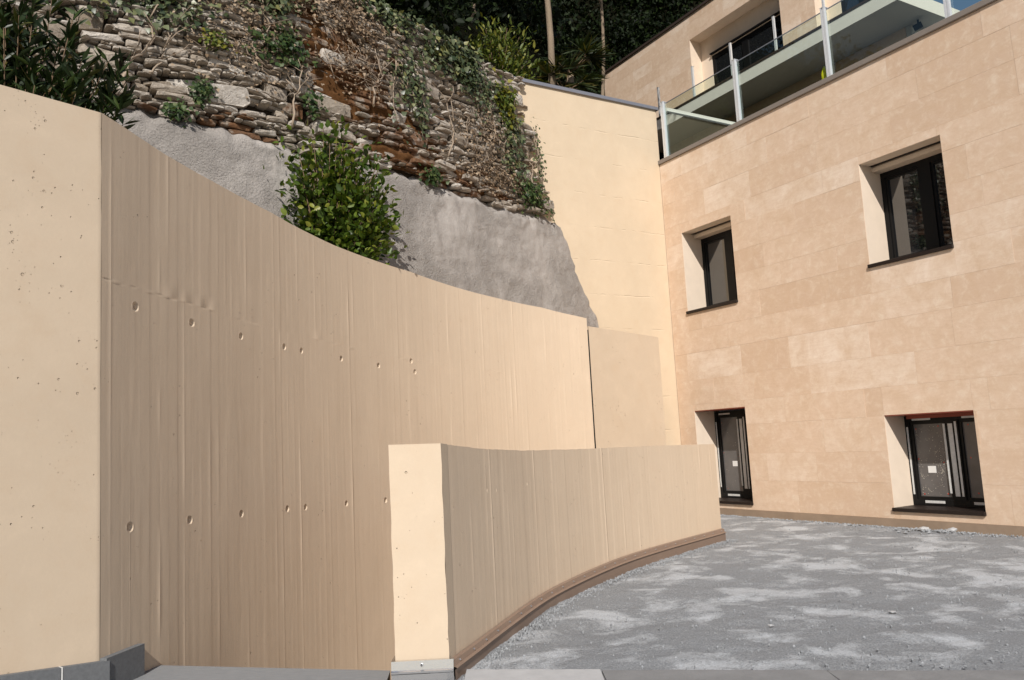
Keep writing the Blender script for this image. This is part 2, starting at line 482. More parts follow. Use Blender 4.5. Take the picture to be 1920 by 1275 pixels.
def leaf_mesh(name, pos, dirs, ups, length, width, mat, parent=None, fold=0.25, shape="oval"):
    """Many little folded leaves: per leaf a base point, a direction, an up vector, a length and a width."""
    pos, dirs, ups = (np.asarray(a, float) for a in (pos, dirs, ups))
    n = len(pos)
    L = np.broadcast_to(np.asarray(length, float), (n,))[:, None]
    W = np.broadcast_to(np.asarray(width, float), (n,))[:, None]
    d = dirs / (np.linalg.norm(dirs, axis=1, keepdims=True) + 1e-9)
    side = np.cross(d, ups)
    side /= (np.linalg.norm(side, axis=1, keepdims=True) + 1e-9)
    upv = np.cross(side, d)
    if shape == "lance":
        prof = [(0.0, 0.0), (0.35, 0.5), (0.7, 0.38), (1.0, 0.0)]
    elif shape == "ivy":
        prof = [(0.0, 0.1), (0.22, 0.62), (0.55, 0.40), (1.0, 0.0)]
    else:
        prof = [(0.0, 0.02), (0.33, 0.5), (0.68, 0.42), (1.0, 0.0)]
    rows = []
    for k, (t, w) in enumerate(prof):
        curl = -0.12 * L * t * t
        c = pos + d * L * t + upv * curl
        rows.append(c)
        if 0 < k < 3:
            rows.append(c + side * W * w + upv * W * w * fold)
            rows.append(c - side * W * w + upv * W * w * fold)
    # order: base, mid1, mid1+, mid1-, mid2, mid2+, mid2-, tip
    V = np.stack(rows, 1).reshape(-1, 3)
    f0 = np.array([(0, 2, 1), (0, 1, 3), (7, 4, 5), (7, 6, 4)])
    q0 = np.array([(1, 2, 5, 4), (1, 4, 6, 3)])
    base = (np.arange(n) * 8)[:, None, None]
    tris = (f0[None] + base).reshape(-1, 3)
    quads = (q0[None] + base).reshape(-1, 4)
    me = bpy.data.meshes.new(name)
    nv, nt, nq = len(V), len(tris), len(quads)
    me.vertices.add(nv)
    me.vertices.foreach_set("co", V.astype(np.float32).ravel())
    me.loops.add(nt * 3 + nq * 4)
    me.loops.foreach_set("vertex_index", np.concatenate([tris.ravel(), quads.ravel()]).astype(np.int32))
    me.polygons.add(nt + nq)
    me.polygons.foreach_set("loop_start", np.concatenate([np.arange(nt) * 3, nt * 3 + np.arange(nq) * 4]).astype(np.int32))
    me.update(calc_edges=True)
    me.validate()
    me.polygons.foreach_set("use_smooth", [True] * len(me.polygons))
    me.materials.append(mat)
    return link(bpy.data.objects.new(name, me), parent)

def rand_dirs(n, zbias=0.0):
    d = RNG.normal(size=(n, 3))
    d[:, 2] += zbias
    return d / np.linalg.norm(d, axis=1, keepdims=True)

# ------------------------------------------------------------------ ground
tag(MB().box(-250, 250, -250, 250, -2.2, -1.7).build("ground", M['soil']), kind='structure')

LOW = [(-0.455, 4.66), (-0.415, 4.80), (-0.145, 5.67), (0.285, 6.78), (1.12, 8.245), (2.42, 9.935)]   # outer face of the low curved wall
low_xy, low_s = resample(LOW, 0.012)

def gravel_yard():
    ys = np.concatenate([np.linspace(4.1, 10.5, 300), np.linspace(10.55, 14.2, 110)])
    fr = np.concatenate([np.linspace(0, 0.55, 210), np.linspace(0.555, 1.0, 60)])
    lx = np.interp(ys, low_xy[:, 1], low_xy[:, 0]) - 0.10
    lx[ys > 9.935] = 2.32
    V = []
    for j, y in enumerate(ys):
        for f in fr:
            x = lx[j] + (11.0 - lx[j]) * f
            p = Vector((x, y, 0))
            z = 0.018 * mnoise.noise(p * 1.1) + 0.012 * mnoise.noise(p * 4.0) + 0.006 * mnoise.noise(p * 13) + 0.004 * mnoise.noise(p * 31)
            V.append((x, y, z - 0.006))
    n = len(fr)
    F = [(j * n + i, j * n + i + 1, (j + 1) * n + i + 1, (j + 1) * n + i) for j in range(len(ys) - 1) for i in range(n - 1)]
    return tag(mesh_obj("gravel_yard", V, F, M['gravel'], None, True), kind='structure')
gravel_yard()

# loose chips lying on the gravel
def chips():
    mb_v, mb_f = [], []
    tet = [(0, 2, 1), (0, 3, 2), (0, 1, 3), (4, 1, 2), (4, 2, 3), (4, 3, 1)]
    pts = []
    for _ in range(2000):
        y = 4.4 + 9.0 * random.random() ** 1.8
        lx = interp(y, low_xy[:, 1], low_xy[:, 0]) if y < 9.93 else 2.4
        pts.append((lx + 0.08 + 6.5 * random.random(), y, random.choice((0.003, 0.003, 0.004, 0.005, 0.006, 0.009))))
    for _ in range(1300):                                   # drift of grit along the foot of the low wall
        k = random.randrange(len(low_xy) - 1)
        x, y = low_xy[k]
        d = 0.075 + abs(random.gauss(0, 0.07))
        pts.append((x + d * 0.85, y - d * 0.5, random.choice((0.003, 0.004, 0.005, 0.008))))
    for _ in range(900):                                    # and along the foot of the facade
        s = random.uniform(0, 8.5)
        d = 0.06 + abs(random.gauss(0, 0.08))
        pts.append((2.745 + 0.508 * s - 0.862 * d, 13.558 - 0.862 * s - 0.508 * d, random.choice((0.006, 0.009, 0.014))))
    for _ in range(60):
        pts.append((4.95 + random.gauss(0, 0.25), 9.75 - random.gauss(0, 0.13), random.uniform(0.012, 0.035)))
    for x, y, r in pts:
        a = random.random() * 6.28
        o = len(mb_v)
        h = r * random.uniform(0.5, 1.1)
        mb_v.append((x, y, 0.004 + h * 0.6 + 0.006))
        for k in range(3):
            rr = r * random.uniform(0.7, 1.4)
            mb_v.append((x + rr * math.cos(a + k * 2.1), y + rr * math.sin(a + k * 2.1), 0.006))
        mb_v.append((x, y, -0.01))
        mb_f += [tuple(i + o for i in f) for f in tet]
    o = mesh_obj("gravel_chips", mb_v, mb_f, M['pebble'])
    return tag(o, "loose grey stone chips scattered over the gravel yard", "gravel", kind='stuff')
chips()

# a few larger pale pieces that can be picked out
for lab, (x, y), r in (("small pale stone flake lying alone in mid gravel", (1.62, 5.52), 0.022),
                       ("pale stone flake on gravel nearer the right edge", (2.52, 5.72), 0.025),
                       ("light flat stone lying beside the rubble heap at the facade foot", (5.05, 9.62), 0.07),
                       ("grey lump of rubble lying against the facade foot below the wide window", (4.82, 9.86), 0.06)):
    bm = bmesh.new()
    bmesh.ops.create_icosphere(bm, subdivisions=1, radius=r)
    for v in bm.verts:
        v.co = Vector((v.co.x * random.uniform(0.8, 1.5), v.co.y * random.uniform(0.7, 1.2), v.co.z * random.uniform(0.3, 0.5)))
    me = bpy.data.meshes.new("stone")
    bm.to_mesh(me); bm.free()
    me.materials.append(M['pale'])
    o = link(bpy.data.objects.new("stone", me))
    o.location = (x, y, r * 0.25)
    tag(o, lab, "stone", "loose stones on the gravel yard")

# paving the camera stands on, the landing slab and the low passage behind it
pv = tag(MB().box(-14, 14, -30, 4.12, -0.5, -0.03).build("pavement", M['slab']), kind='structure')
def prism(name, mat, outline, z0, z1, parent=None):
    n = len(outline)
    vs = [(x, y, z0) for x, y in outline] + [(x, y, z1) for x, y in outline]
    fs = [tuple(range(n))[::-1], tuple(range(n, 2 * n))] + [(i, (i + 1) % n, n + (i + 1) % n, n + i) for i in range(n)]
    return mesh_obj(name, vs, fs, mat, parent)
tag(prism("landing", M['slab'], [(-3.2, 4.13), (-0.46, 4.13), (-0.46, 4.60), (-0.80, 4.62), (-0.82, 4.93), (-2.36, 5.33), (-2.52, 4.86)], -0.4, 0.0), kind='structure')
tag(prism("passage_floor", M['slab'], [(-2.9, 4.9), (-0.5, 4.9), (2.2, 10.1), (2.7, 13.4), (0.4, 12.6), (-1.5, 9.5)], -1.6, -1.35), kind='structure')

kerb = tag(prism("kerb", M['kerb'], [(-0.36, 4.775), (2.75, 4.215), (5.4, 3.74), (5.4, 3.50), (-0.36, 4.52)], -0.3, 0.004), kind='structure')
def kerb_stone(mat, a, b, z):
    def pt(t, off):
        x = -0.36 + 3.11 * t; y = 4.79 - 0.56 * t
        return (x + random.uniform(-.004, .004), y - off + random.uniform(-.006, .006))
    n = 14
    out = [pt(a + (b - a) * k / n, 0) for k in range(n + 1)] + [pt(b - (b - a) * k / n, 0.245) for k in range(n + 1)]
    return prism("stone", mat, out[::-1], 0.002, z, kerb)
kerb_stone(M['pale'], 0.0, 0.243, 0.022)
kerb_stone(M['kerb'], 0.247, 0.62, 0.018)
kerb_stone(M['kerb'], 0.624, 1.0, 0.014)

# ------------------------------------------------------------------ board-marked wall faces
def board_profile(total, seed, wmin=0.075, wmax=0.11, step=0.00022, fin=0.0009):
    """Column positions along the wall with the plank's offset out of the face and the fin left at its edge."""
    r = random.Random(seed)
    s, cols = 0.0, []
    while s < total:
        w = r.uniform(wmin, wmax)
        e = min(s + w, total)
        off = r.uniform(-step, step)
        tilt = r.uniform(-0.0004, 0.0004)
        f = r.choice((0.05, 0.1, 0.2, 0.4, 0.6, 0.8, 1.3)) * fin
        for t in (0.05, 0.3, 0.6, 0.95):
            cols.append((s + (e - s) * t, off + tilt * (t - 0.5), 0.0))
        if e < total:
            q = r.uniform(0.0012, 0.003)
            cols.append((e - q, off, f))
            cols.append((e + q, off, f * 0.6))
        s = e
    return [(0.0, cols[0][1], 0.0)] + [c for c in cols if 0 < c[0] < total] + [(total, cols[-1][1], 0.0)]

def wall_face(name, path, ss, zlines, mat, parent, seed, holes=(), seam=None, lean=None, noise_amp=0.003):
    """Curved wall face. zlines: functions of s from bottom to top; holes: (s, z, radius_s, radius_z, depth)."""
    total = ss[-1]
    prof = sorted(board_profile(total, seed))
    keys = [c[0] for c in prof]
    extra = set()
    for (hs, hz, rs, rz, dep) in holes:
        for k in np.linspace(-1.25, 1.25, 13):
            extra.add(min(total, max(0, hs + k * rs)))
    svals = sorted(set(keys) | extra)
    nx = np.gradient(path[:, 0], ss); ny = np.gradient(path[:, 1], ss)
    V, U = [], []
    rows = None
    for s in svals:
        x = np.interp(s, ss, path[:, 0]); y = np.interp(s, ss, path[:, 1])
        tx = np.interp(s, ss, nx); ty = np.interp(s, ss, ny)
        ln = math.hypot(tx, ty); n = (ty / ln, -tx / ln)         # normal to the right of travel
        zs = zlines(s)
        if rows is None: rows = len(zs)
        o = float(np.interp(s, keys, [c[1] for c in prof]))
        fn = float(np.interp(s, keys, [c[2] for c in prof]))
        for z in zs:
            d = o + 0.7 * noise_amp * mnoise.noise(Vector((s * 3.2, z * 0.7, seed))) + 0.0007 * mnoise.noise(Vector((s * 22, z * 3.5, seed)))
            if fn > 0:
                d += fn * max(0.0, 0.25 + 1.5 * mnoise.noise(Vector((s * 5.3, z * 1.3, seed + 2))) + 0.7 * mnoise.noise(Vector((s * 9, z * 4.5, seed + 7))))
            if seam is not None:
                q = abs(z - seam(s))
                if q < 0.008: d += 0.003 * mnoise.noise(Vector((s * 12, 3.1, seed)))
            for (hs, hz, rs, rz, dep) in holes:
                e = ((s - hs) / rs) ** 2 + ((z - hz) / rz) ** 2
                if e < 1: d -= dep * min(1.0, (1 - e) * 3.0)
                elif e < 1.7: d += 0.002 * (1.7 - e)
            lx = lean(s) * z if lean else 0.0
            V.append((x + n[0] * d + lx, y + n[1] * d, z))
            U.append((s, z))
    F = [(i * rows + j, (i + 1) * rows + j, (i + 1) * rows + j + 1, i * rows + j + 1) for i in range(len(svals) - 1) for j in range(rows - 1)]
    return mesh_obj(name, V, F, mat, parent, True, U), svals, V, rows

def refine(zc, r, n=13):
    return [zc + k * r for k in np.linspace(-1.3, 1.3, n)]

# ---- high curved retaining wall
HIGH = [(-2.47, 4.8), (-2.3936, 5.1953), (-2.3103, 5.5891), (-2.2185, 5.9811), (-2.117, 6.3706), (-2.0043, 6.7571), (-1.8791, 7.1397), (-1.7403, 7.5175),
        (-1.5865, 7.8895), (-1.4166, 8.2545), (-1.2298, 8.6111), (-1.0251, 8.9577), (-0.8019, 9.2926), (-0.5595, 9.614), (-0.2978, 9.9198), (-0.0166, 10.2078),
        (0.2838, 10.4756), (0.6029, 10.7209), (0.943, 10.9429), (1.05, 11.012)]
HZTOP = [(4.80, 3.486), (4.99, 3.470), (5.4, 3.430), (5.7, 3.412), (6.2, 3.390), (6.72, 3.370), (7.04, 3.340), (7.65, 3.298), (8.83, 3.258), (10.0, 3.138), (10.58, 3.067), (11.005, 2.955)]
hi_xy, hi_s = resample(HIGH, 0.012)
def hi_s_of_y(y): return float(np.interp(y, hi_xy[:, 1], hi_s))
def hi_y(s): return float(np.interp(s, hi_s, hi_xy[:, 1]))
def hi_top(s): return interp(hi_y(s), [a for a, b in HZTOP], [b for a, b in HZTOP])
def hi_seam(s): return interp(hi_y(s), (4.8, 5.5, 7.0, 9.3, 10.85, 11.1), (2.425, 2.41, 2.352, 2.228, 2.118, 2.10))
def hi_tie(s): return interp(hi_y(s), (4.8, 5.107, 5.68, 6.27, 6.86, 7.7, 8.29, 11), (2.31, 2.296, 2.269, 2.242, 2.217, 2.187, 2.161, 2.03))
def lo_tie(s): return interp(hi_y(s), (4.8, 5.06, 5.65, 6.26, 6.87, 7.73, 8.33, 11), (0.91, 0.899, 0.879, 0.861, 0.839, 0.802, 0.776, 0.66))
hi_total = hi_s[-1]
HOLES = []
for y, z, k in ((5.107, 2.296, 1.15), (5.682, 2.269, 1.1), (6.273, 2.242, 1), (6.862, 2.217, 1), (7.113, 2.209, .95), (7.709, 2.187, 1), (8.287, 2.161, 1), (8.793, 2.245, 1), (8.846, 2.128, 1),
                (5.058, 0.899, 1.15), (5.653, 0.879, 1.1), (6.26, 0.861, 1), (6.87, 0.839, 1), (7.129, 0.827, .95), (7.734, 0.802, 1), (8.33, 0.776, 1)):
    HOLES.append((hi_s_of_y(y), z, 0.026 * k, 0.024 * k, 0.013))
def hi_rows(s):
    t = hi_top(s); lt, ht, sm = lo_tie(s), hi_tie(s), hi_seam(s)
    r = [-1.6, -0.8, -0.2, 0.15, 0.45, 0.65] + refine(lt, 0.030) + [1.1, 1.35, 1.6, 1.85] + refine(ht, 0.030) \
        + [ht + 0.062, ht + 0.086] + [sm - 0.008, sm - 0.002, sm + 0.006]
    r = [z for z in r if z < t - 0.1]
    base = [-1.6, -0.8, -0.2] + [-0.05 + 0.1 * k for k in range(8)] + refine(lt, 0.030) + [1.0 + 0.1 * k for k in range(10)] + refine(ht, 0.030) + refine(ht + 0.105, 0.030) + [sm - 0.010, sm - 0.002, sm + 0.006]
    base = sorted(base)
    mx_ = base[-1]
    base += [mx_ + (t - mx_) * f for f in (0.1, 0.2, 0.3, 0.4, 0.5, 0.6, 0.7, 0.8, 0.9)] + [t - 0.006, t]
    return base
hw = thing("curved_retaining_wall", "tall curved cream concrete wall with vertical board marks sweeping to the back", "wall", (-2.47, 4.80, 0))
hw_inv = Vector((2.47, -4.80, 0))
def lean_hi(s): return -0.010 * max(0.0, 1 - s / 1.2)
face, sv, FV, nr = wall_face("wall_face", hi_xy - np.array([-2.47, 4.80]), hi_s, hi_rows, M['boards'], hw, 3, HOLES, hi_seam, lean_hi, 0.0045)
# rear, top and ends of the wall body
def back_body(name, path, ss, ztop, zbot, thick, mat, parent, start_cap=True, side=-1, front_shift=0.0, lean=None):
    nx = np.gradient(path[:, 0], ss); ny = np.gradient(path[:, 1], ss)
    V, F = [], []
    idx = list(range(0, len(ss), 6))
    if idx[-1] != len(ss) - 1: idx.append(len(ss) - 1)
    for i in idx:
        ln = math.hypot(nx[i], ny[i]); n = np.array((ny[i] / ln, -nx[i] / ln))
        a = path[i] - n * 0.006
        b = path[i] - n * thick
        t = ztop(ss[i]); l = lean(ss[i]) if lean else 0
        V += [(a[0] + l * t, a[1], t - 0.001), (b[0] + l * t, b[1], t - 0.001), (b[0] + l * zbot, b[1], zbot), (a[0] + l * zbot, a[1], zbot)]
    for k in range(len(idx) - 1):
        o, p = 4 * k, 4 * (k + 1)
        F += [(o, p, p + 1, o + 1), (o + 1, p + 1, p + 2, o + 2), (o + 2, p + 2, p + 3, o + 3)]
    F += [(0, 1, 2, 3), (4 * (len(idx) - 1) + 3, 4 * (len(idx) - 1) + 2, 4 * (len(idx) - 1) + 1, 4 * (len(idx) - 1))]
    return mesh_obj(name, V, F, mat, parent)
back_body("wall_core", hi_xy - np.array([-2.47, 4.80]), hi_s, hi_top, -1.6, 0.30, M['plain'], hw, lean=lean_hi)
# plugs at the bottom of the formwork tie holes
for (hs, hz, rs, rz, dep) in HOLES:
    i = int(np.searchsorted(hi_s, hs)); i = min(max(i, 1), len(hi_s) - 2)
    t = hi_xy[i + 1] - hi_xy[i - 1]; t /= np.hypot(*t); n = np.array((t[1], -t[0]))
    c = np.array((*(hi_xy[i] - n * 0.0105), hz)); c[0] += lean_hi(hs) * hz
    vs = [c] + [c + np.array((t[0], t[1], 0)) * 0.014 * math.cos(a) + np.array((0, 0, 0.012)) * math.sin(a) for a in np.linspace(0, 2 * math.pi, 9)[:-1]]
    vs = [tuple(v + np.array((2.47, -4.80, 0)) + np.array((n[0], n[1], 0)) * 0.001) for v in vs]
    mesh_obj("tie_hole_plug", vs, [(0, 1 + k, 1 + (k + 1) % 8) for k in range(8)], M['plain'], hw)
# stone skirting returning round the foot of the wall
def sk(path_pts, z0, z1, proud, name, mat, parent, org):
    V, F = [], []
    P = [np.array(p) for p in path_pts]
    for i, p in enumerate(P):
        t = P[min(i + 1, len(P) - 1)] - P[max(i - 1, 0)]; t = t / np.hypot(*t); n = np.array((t[1], -t[0]))
        q = p + n * proud
        zz0, zz1 = (z0, z1) if not callable(z1) else (z0, z1(i))
        for c in (p, q):
            V += [(c[0] - org[0], c[1] - org[1], zz0), (c[0] - org[0], c[1] - org[1], zz1)]
    for k in range(len(P) - 1):
        o, q = 4 * k, 4 * (k + 1)
        F += [(o + 2, q + 2, q + 3, o + 3), (o + 3, q + 3, q + 1, o + 1), (o + 1, q + 1, q, o), (o, q, q + 2, o + 2)]
    e = 4 * (len(P) - 1)
    F += [(0, 2, 3, 1), (e, e + 1, e + 3, e + 2)]
    return mesh_obj(name, V, F, mat, parent)
sk([(-2.472, 4.80), (-2.432, 5.0), (-2.406, 5.13)], -0.4, 0.185, 0.045, "skirting", M['granite'], hw, (-2.47, 4.80))

# ---- end return wall at the left edge of the picture
rw = thing("return_wall", "plain cream concrete wall with blow holes at the left edge", "wall", (-2.47, 4.80, 0))
RD = np.array((-0.36, -0.45)); RD /= np.hypot(*RD)
RN = np.array((-RD[1], RD[0])) * 1.0                         # towards the passage
if RN[0] < 0: RN = -RN
def return_wall():
    L = 3.0; nx_, nz = 60, 40
    V, U, F = [], [], []
    for i in range(nx_ + 1):
        s = L * (i / nx_) ** 1.4
        for j in range(nz + 1):
            z = -0.4 + (3.486 + 0.4) * j / nz
            d = 0.003 * mnoise.noise(Vector((s * 2, z * 2, 5.0)))
            if i == 0: d += -0.003 + 0.003 * mnoise.noise(Vector((0, z * 14, 9)))
            p = RD * s + RN * d
            V.append((p[0] - 0.010 * z, p[1], z)); U.append((s, z))
    m = nz + 1
    F = [(i * m + j, i * m + j + 1, (i + 1) * m + j + 1, (i + 1) * m + j) for i in range(nx_) for j in range(nz)]
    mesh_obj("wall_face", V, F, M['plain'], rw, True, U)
    a = RD * 0.0; b = RD * L
    c = b - RN * 0.3; d = a - RN * 0.3 + np.array((0, 0.12))
    o = RN * 0.005
    V = [(p[0] - 0.010 * z, p[1], z) for z in (-0.4, 3.485) for p in (a - o, b - o, c, d)]
    mesh_obj("wall_core", V, [(4, 5, 6, 7)[::-1], (1, 2, 6, 5), (2, 3, 7, 6), (3, 0, 4, 7)], M['plain'], rw)
return_wall()
sk_top = 0.178
def rsk(a, b, nm):
    p0, p1 = RD * a, RD * b
    q0, q1 = p0 + RN * 0.040, p1 + RN * 0.040
    za, zb = 0.172 + 0.095 * a, 0.172 + 0.095 * b
    V = [(*p0, -0.3), (*p1, -0.3), (*q1, -0.3), (*q0, -0.3), (*p0, za), (*p1, zb), (*q1, zb), (*q0, za)]
    mesh_obj(nm, V, [(0, 1, 2, 3), (7, 6, 5, 4), (3, 2, 6, 7), (0, 3, 7, 4), (1, 5, 6, 2), (0, 4, 5, 1)], M['granite'] if nm == "skirting" else M['mortar'], rw)
rsk(-0.036, 0.215, "skirting"); rsk(0.219, 0.226, "joint"); rsk(0.230, 1.2, "skirting")

# ---- flat panel beyond the expansion joint
pw = thing("wall_panel", "flat cream concrete panel beyond the dark joint, beside the stone facade", "wall", (1.075, 11.08, 0))
pa, pb = np.array((1.075, 11.08)), np.array((2.245, 12.20))
pd = (pb - pa); pl = np.hypot(*pd); pd /= pl; pn = np.array((pd[1], -pd[0]))
V, U = [], []
for i in range(26):
    for j in range(14):
        s = pl * i / 25; zt = 2.85 + (2.78 - 2.85) * i / 25
        z = -1.6 + (zt + 1.6) * j / 13
        d = 0.004 * mnoise.noise(Vector((s * 1.5, z * 1.5, 2)))
        q = pd * s + pn * d
        V.append((q[0], q[1], z)); U.append((s, z))
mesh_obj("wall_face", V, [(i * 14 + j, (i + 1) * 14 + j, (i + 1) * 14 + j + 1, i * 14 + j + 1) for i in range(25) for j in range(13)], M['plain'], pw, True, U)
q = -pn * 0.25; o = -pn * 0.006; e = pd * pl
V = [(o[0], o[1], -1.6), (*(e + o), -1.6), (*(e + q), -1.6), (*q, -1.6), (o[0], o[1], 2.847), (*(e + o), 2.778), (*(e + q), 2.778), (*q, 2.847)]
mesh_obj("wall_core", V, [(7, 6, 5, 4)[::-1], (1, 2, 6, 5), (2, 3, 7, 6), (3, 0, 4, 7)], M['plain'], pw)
box_obj("joint_filler", M['frame'], pw, -0.026, -0.002, 0.0, 0.10, -1.5, 2.80)

# ---- low curved wall
LT_Y = (4.66, 4.73, 5.456, 6.224, 7.367, 8.727, 9.95)
LT_Z = (1.314, 1.308, 1.263, 1.230, 1.204, 1.182, 1.147)
def low_y(s): return float(np.interp(s, low_s, low_xy[:, 1]))
def low_top(s): return interp(low_y(s), LT_Y, LT_Z)
lw = thing("low_curved_wall", "waist high curved cream concrete wall with brown flashing at its foot", "wall", (-0.48, 4.66, 0))
LO = np.array((-0.48, 4.66))
lholes = []
for y, z in ((4.85, 0.93), (5.45, 0.985), (5.62, 0.975), (6.25, 0.98)):
    lholes.append((float(np.interp(y, low_xy[:, 1], low_s)), z, 0.007, 0.010, 0.007))
def low_rows(s):
    t = low_top(s)
    b = [-0.4] + list(np.linspace(0.0, 0.8, 11)) + list(np.linspace(0.85, 1.0, 18)) + [t * 0.5 + 0.53, t - 0.03, t - 0.006, t + 0.004 * mnoise.noise(Vector((s * 11, 0.3, 0.7)))]
    return sorted(b)
wall_face("wall_face", low_xy - LO, low_s, low_rows, M['boards'], lw, 17, lholes, None, None, 0.003)
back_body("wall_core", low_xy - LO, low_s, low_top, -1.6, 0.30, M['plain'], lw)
# upright end face looking at the camera
V, U = [], []
for i in range(13):
    for j in range(41):
        f = i / 12
        z = -0.3 + (1.6) * j / 40
        zt = 1.321 - 0.007 * f
        z = -0.3 + (zt + 0.3) * j / 40
        edge = 0.004 * mnoise.noise(Vector((z * 9, 4.4, i // 12))) if i in (0, 12) else 0
        x = -0.263 * (1 - f) + 0.037 * f + edge - 0.012 * (1 - z / 1.3) * 0 
        V.append((x - 0.0, -0.004 + 0.002 * mnoise.noise(Vector((x * 6, z * 6, 1))), z)); U.append((x, z))
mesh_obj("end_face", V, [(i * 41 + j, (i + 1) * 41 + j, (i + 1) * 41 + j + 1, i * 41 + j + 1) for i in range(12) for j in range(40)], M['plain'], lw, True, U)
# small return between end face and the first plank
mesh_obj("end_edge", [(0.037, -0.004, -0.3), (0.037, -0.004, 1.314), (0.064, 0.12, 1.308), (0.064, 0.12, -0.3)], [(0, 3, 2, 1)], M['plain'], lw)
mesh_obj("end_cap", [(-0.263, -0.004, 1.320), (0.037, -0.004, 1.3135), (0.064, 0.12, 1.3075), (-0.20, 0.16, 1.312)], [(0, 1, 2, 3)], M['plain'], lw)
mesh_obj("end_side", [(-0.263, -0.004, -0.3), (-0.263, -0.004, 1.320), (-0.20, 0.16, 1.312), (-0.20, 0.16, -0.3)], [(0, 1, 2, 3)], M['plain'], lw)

# brown flashing swept along the foot
FL_Y = (4.66, 5.1, 5.5, 5.9, 6.76, 7.9, 8.9, 9.95); FL_Z = (0.108, 0.100, 0.102, 0.112, 0.126, 0.140, 0.138, 0.132)
def flashing():
    idx = list(range(0, len(low_s), 5)); idx += [len(low_s) - 1] if idx[-1] != len(low_s) - 1 else []
    V, F = [], []
    nx = np.gradient(low_xy[:, 0], low_s); ny = np.gradient(low_xy[:, 1], low_s)
    prof = [(0.004, 1.0), (0.030, 0.97), (0.040, 0.70), (0.052, 0.68), (0.058, 0.63), (0.052, 0.585), (0.046, 0.56), (0.046, -1.2)]
    m = len(prof)
    for i in idx:
        n = np.array((ny[i], -nx[i])); n /= np.hypot(*n)
        h = interp(low_xy[i, 1], FL_Y, FL_Z)
        for d, k in prof:
            p = low_xy[i] + n * d - LO
            V.append((p[0], p[1], h * k))
    F = [(a * m + j, a * m + j + 1, (a + 1) * m + j + 1, (a + 1) * m + j) for a in range(len(idx) - 1) for j in range(m - 1)]
    e = (len(idx) - 1) * m
    V.append(tuple(np.append(low_xy[-1] - LO, 0.13))); V.append(tuple(np.append(low_xy[-1] - LO, -0.15)))
    F.append(tuple(e + j for j in range(m)) + (len(V) - 1, len(V) - 2))
    fl = mesh_obj("flashing", V, F, M['brown'], lw, False)
    bm = bmesh.new(); bmesh.ops.create_uvsphere(bm, u_segments=8, v_segments=5, radius=0.008)
    me = bpy.data.meshes.new("screw"); bm.to_mesh(me); bm.free(); me.materials.append(M['steel'])
    s = 0.10
    while s < low_s[-1] - 0.05:
        i = int(np.searchsorted(low_s, s)); i = min(i, len(low_s) - 1)
        n = np.array((ny[i], -nx[i])); n /= np.hypot(*n)
        h = interp(low_xy[i, 1], FL_Y, FL_Z)
        p = low_xy[i] + n * 0.036 - LO
        o = link(bpy.data.objects.new("screw", me), fl)
        o.location = (p[0], p[1], h * 0.83)
        s += 0.235 + random.uniform(-0.01, 0.01)
flashing()
# bright steel flashing round the end
V, F = [], []
prof = [(0.002, 0.124), (0.016, 0.121), (0.022, 0.074), (0.032, 0.068), (0.032, 0.058), (0.026, 0.052), (0.026, -0.25)]
for x0 in (-0.285, 0.062):
    for d, z in prof:
        V.append((x0, -0.004 - d, z))
m = len(prof)
F = [(j, m + j, m + j + 1, j + 1)[::-1] for j in range(m - 1)]
for x0, x1 in ((-0.285, -0.262),):
    o = len(V)
    V += [(x0, -0.004 - d, z) for d, z in prof] + [(x0, 0.16, 0.12), (x0, 0.16, -0.25)]
    F.append(tuple(range(o, o + m)) + (o + m + 1, o + m))
o = len(V)
V += [(0.062, -0.004 - d, z) for d, z in prof] + [(0.062, 0.03, 0.118), (0.062, 0.03, -0.25)]
F.append((tuple(range(o, o + m)) + (o + m + 1, o + m))[::-1])
ef = mesh_obj("end_flashing", V, F, M['steel'], lw)
sc = MB().tube([(-0.115, -0.022, 0.099), (-0.115, -0.032, 0.099)], 0.0085, 8).build("screw", M['steel'], ef)
box_obj("slot", M['frame'], ef, -0.1165, -0.1135, -0.0325, -0.031, 0.092, 0.106)

# ------------------------------------------------------------------ the building
K = (2.745, 13.558, 0.0)
RZ = math.atan2(-0.862, 0.508)                              # local x runs along the facade to the right, local y into the building
bd = thing("apartment_building", "travertine clad building with dark windows, glass balustrades and a terrace", "building", K, RZ)
def L2W(x, y, z):
    return Vector((K[0] + 0.5076 * x + 0.8616 * y, K[1] - 0.8616 * x + 0.5076 * y, z))

OPEN = [dict(x0=0.41, x1=1.535, z0=3.265, z1=4.65, low=False, lab="small upper window near the corner"),
        dict(x0=3.85, x1=4.972, z0=3.305, z1=4.70, low=False, lab="upper right window"),
        dict(x0=0.38, x1=1.485, z0=0.175, z1=1.652, low=True, lab="left lower window"),
        dict(x0=3.82, x1=4.965, z0=0.195, z1=1.392, low=True, lab="right lower window")]
FX = 9.6
LEDGE = 6.00

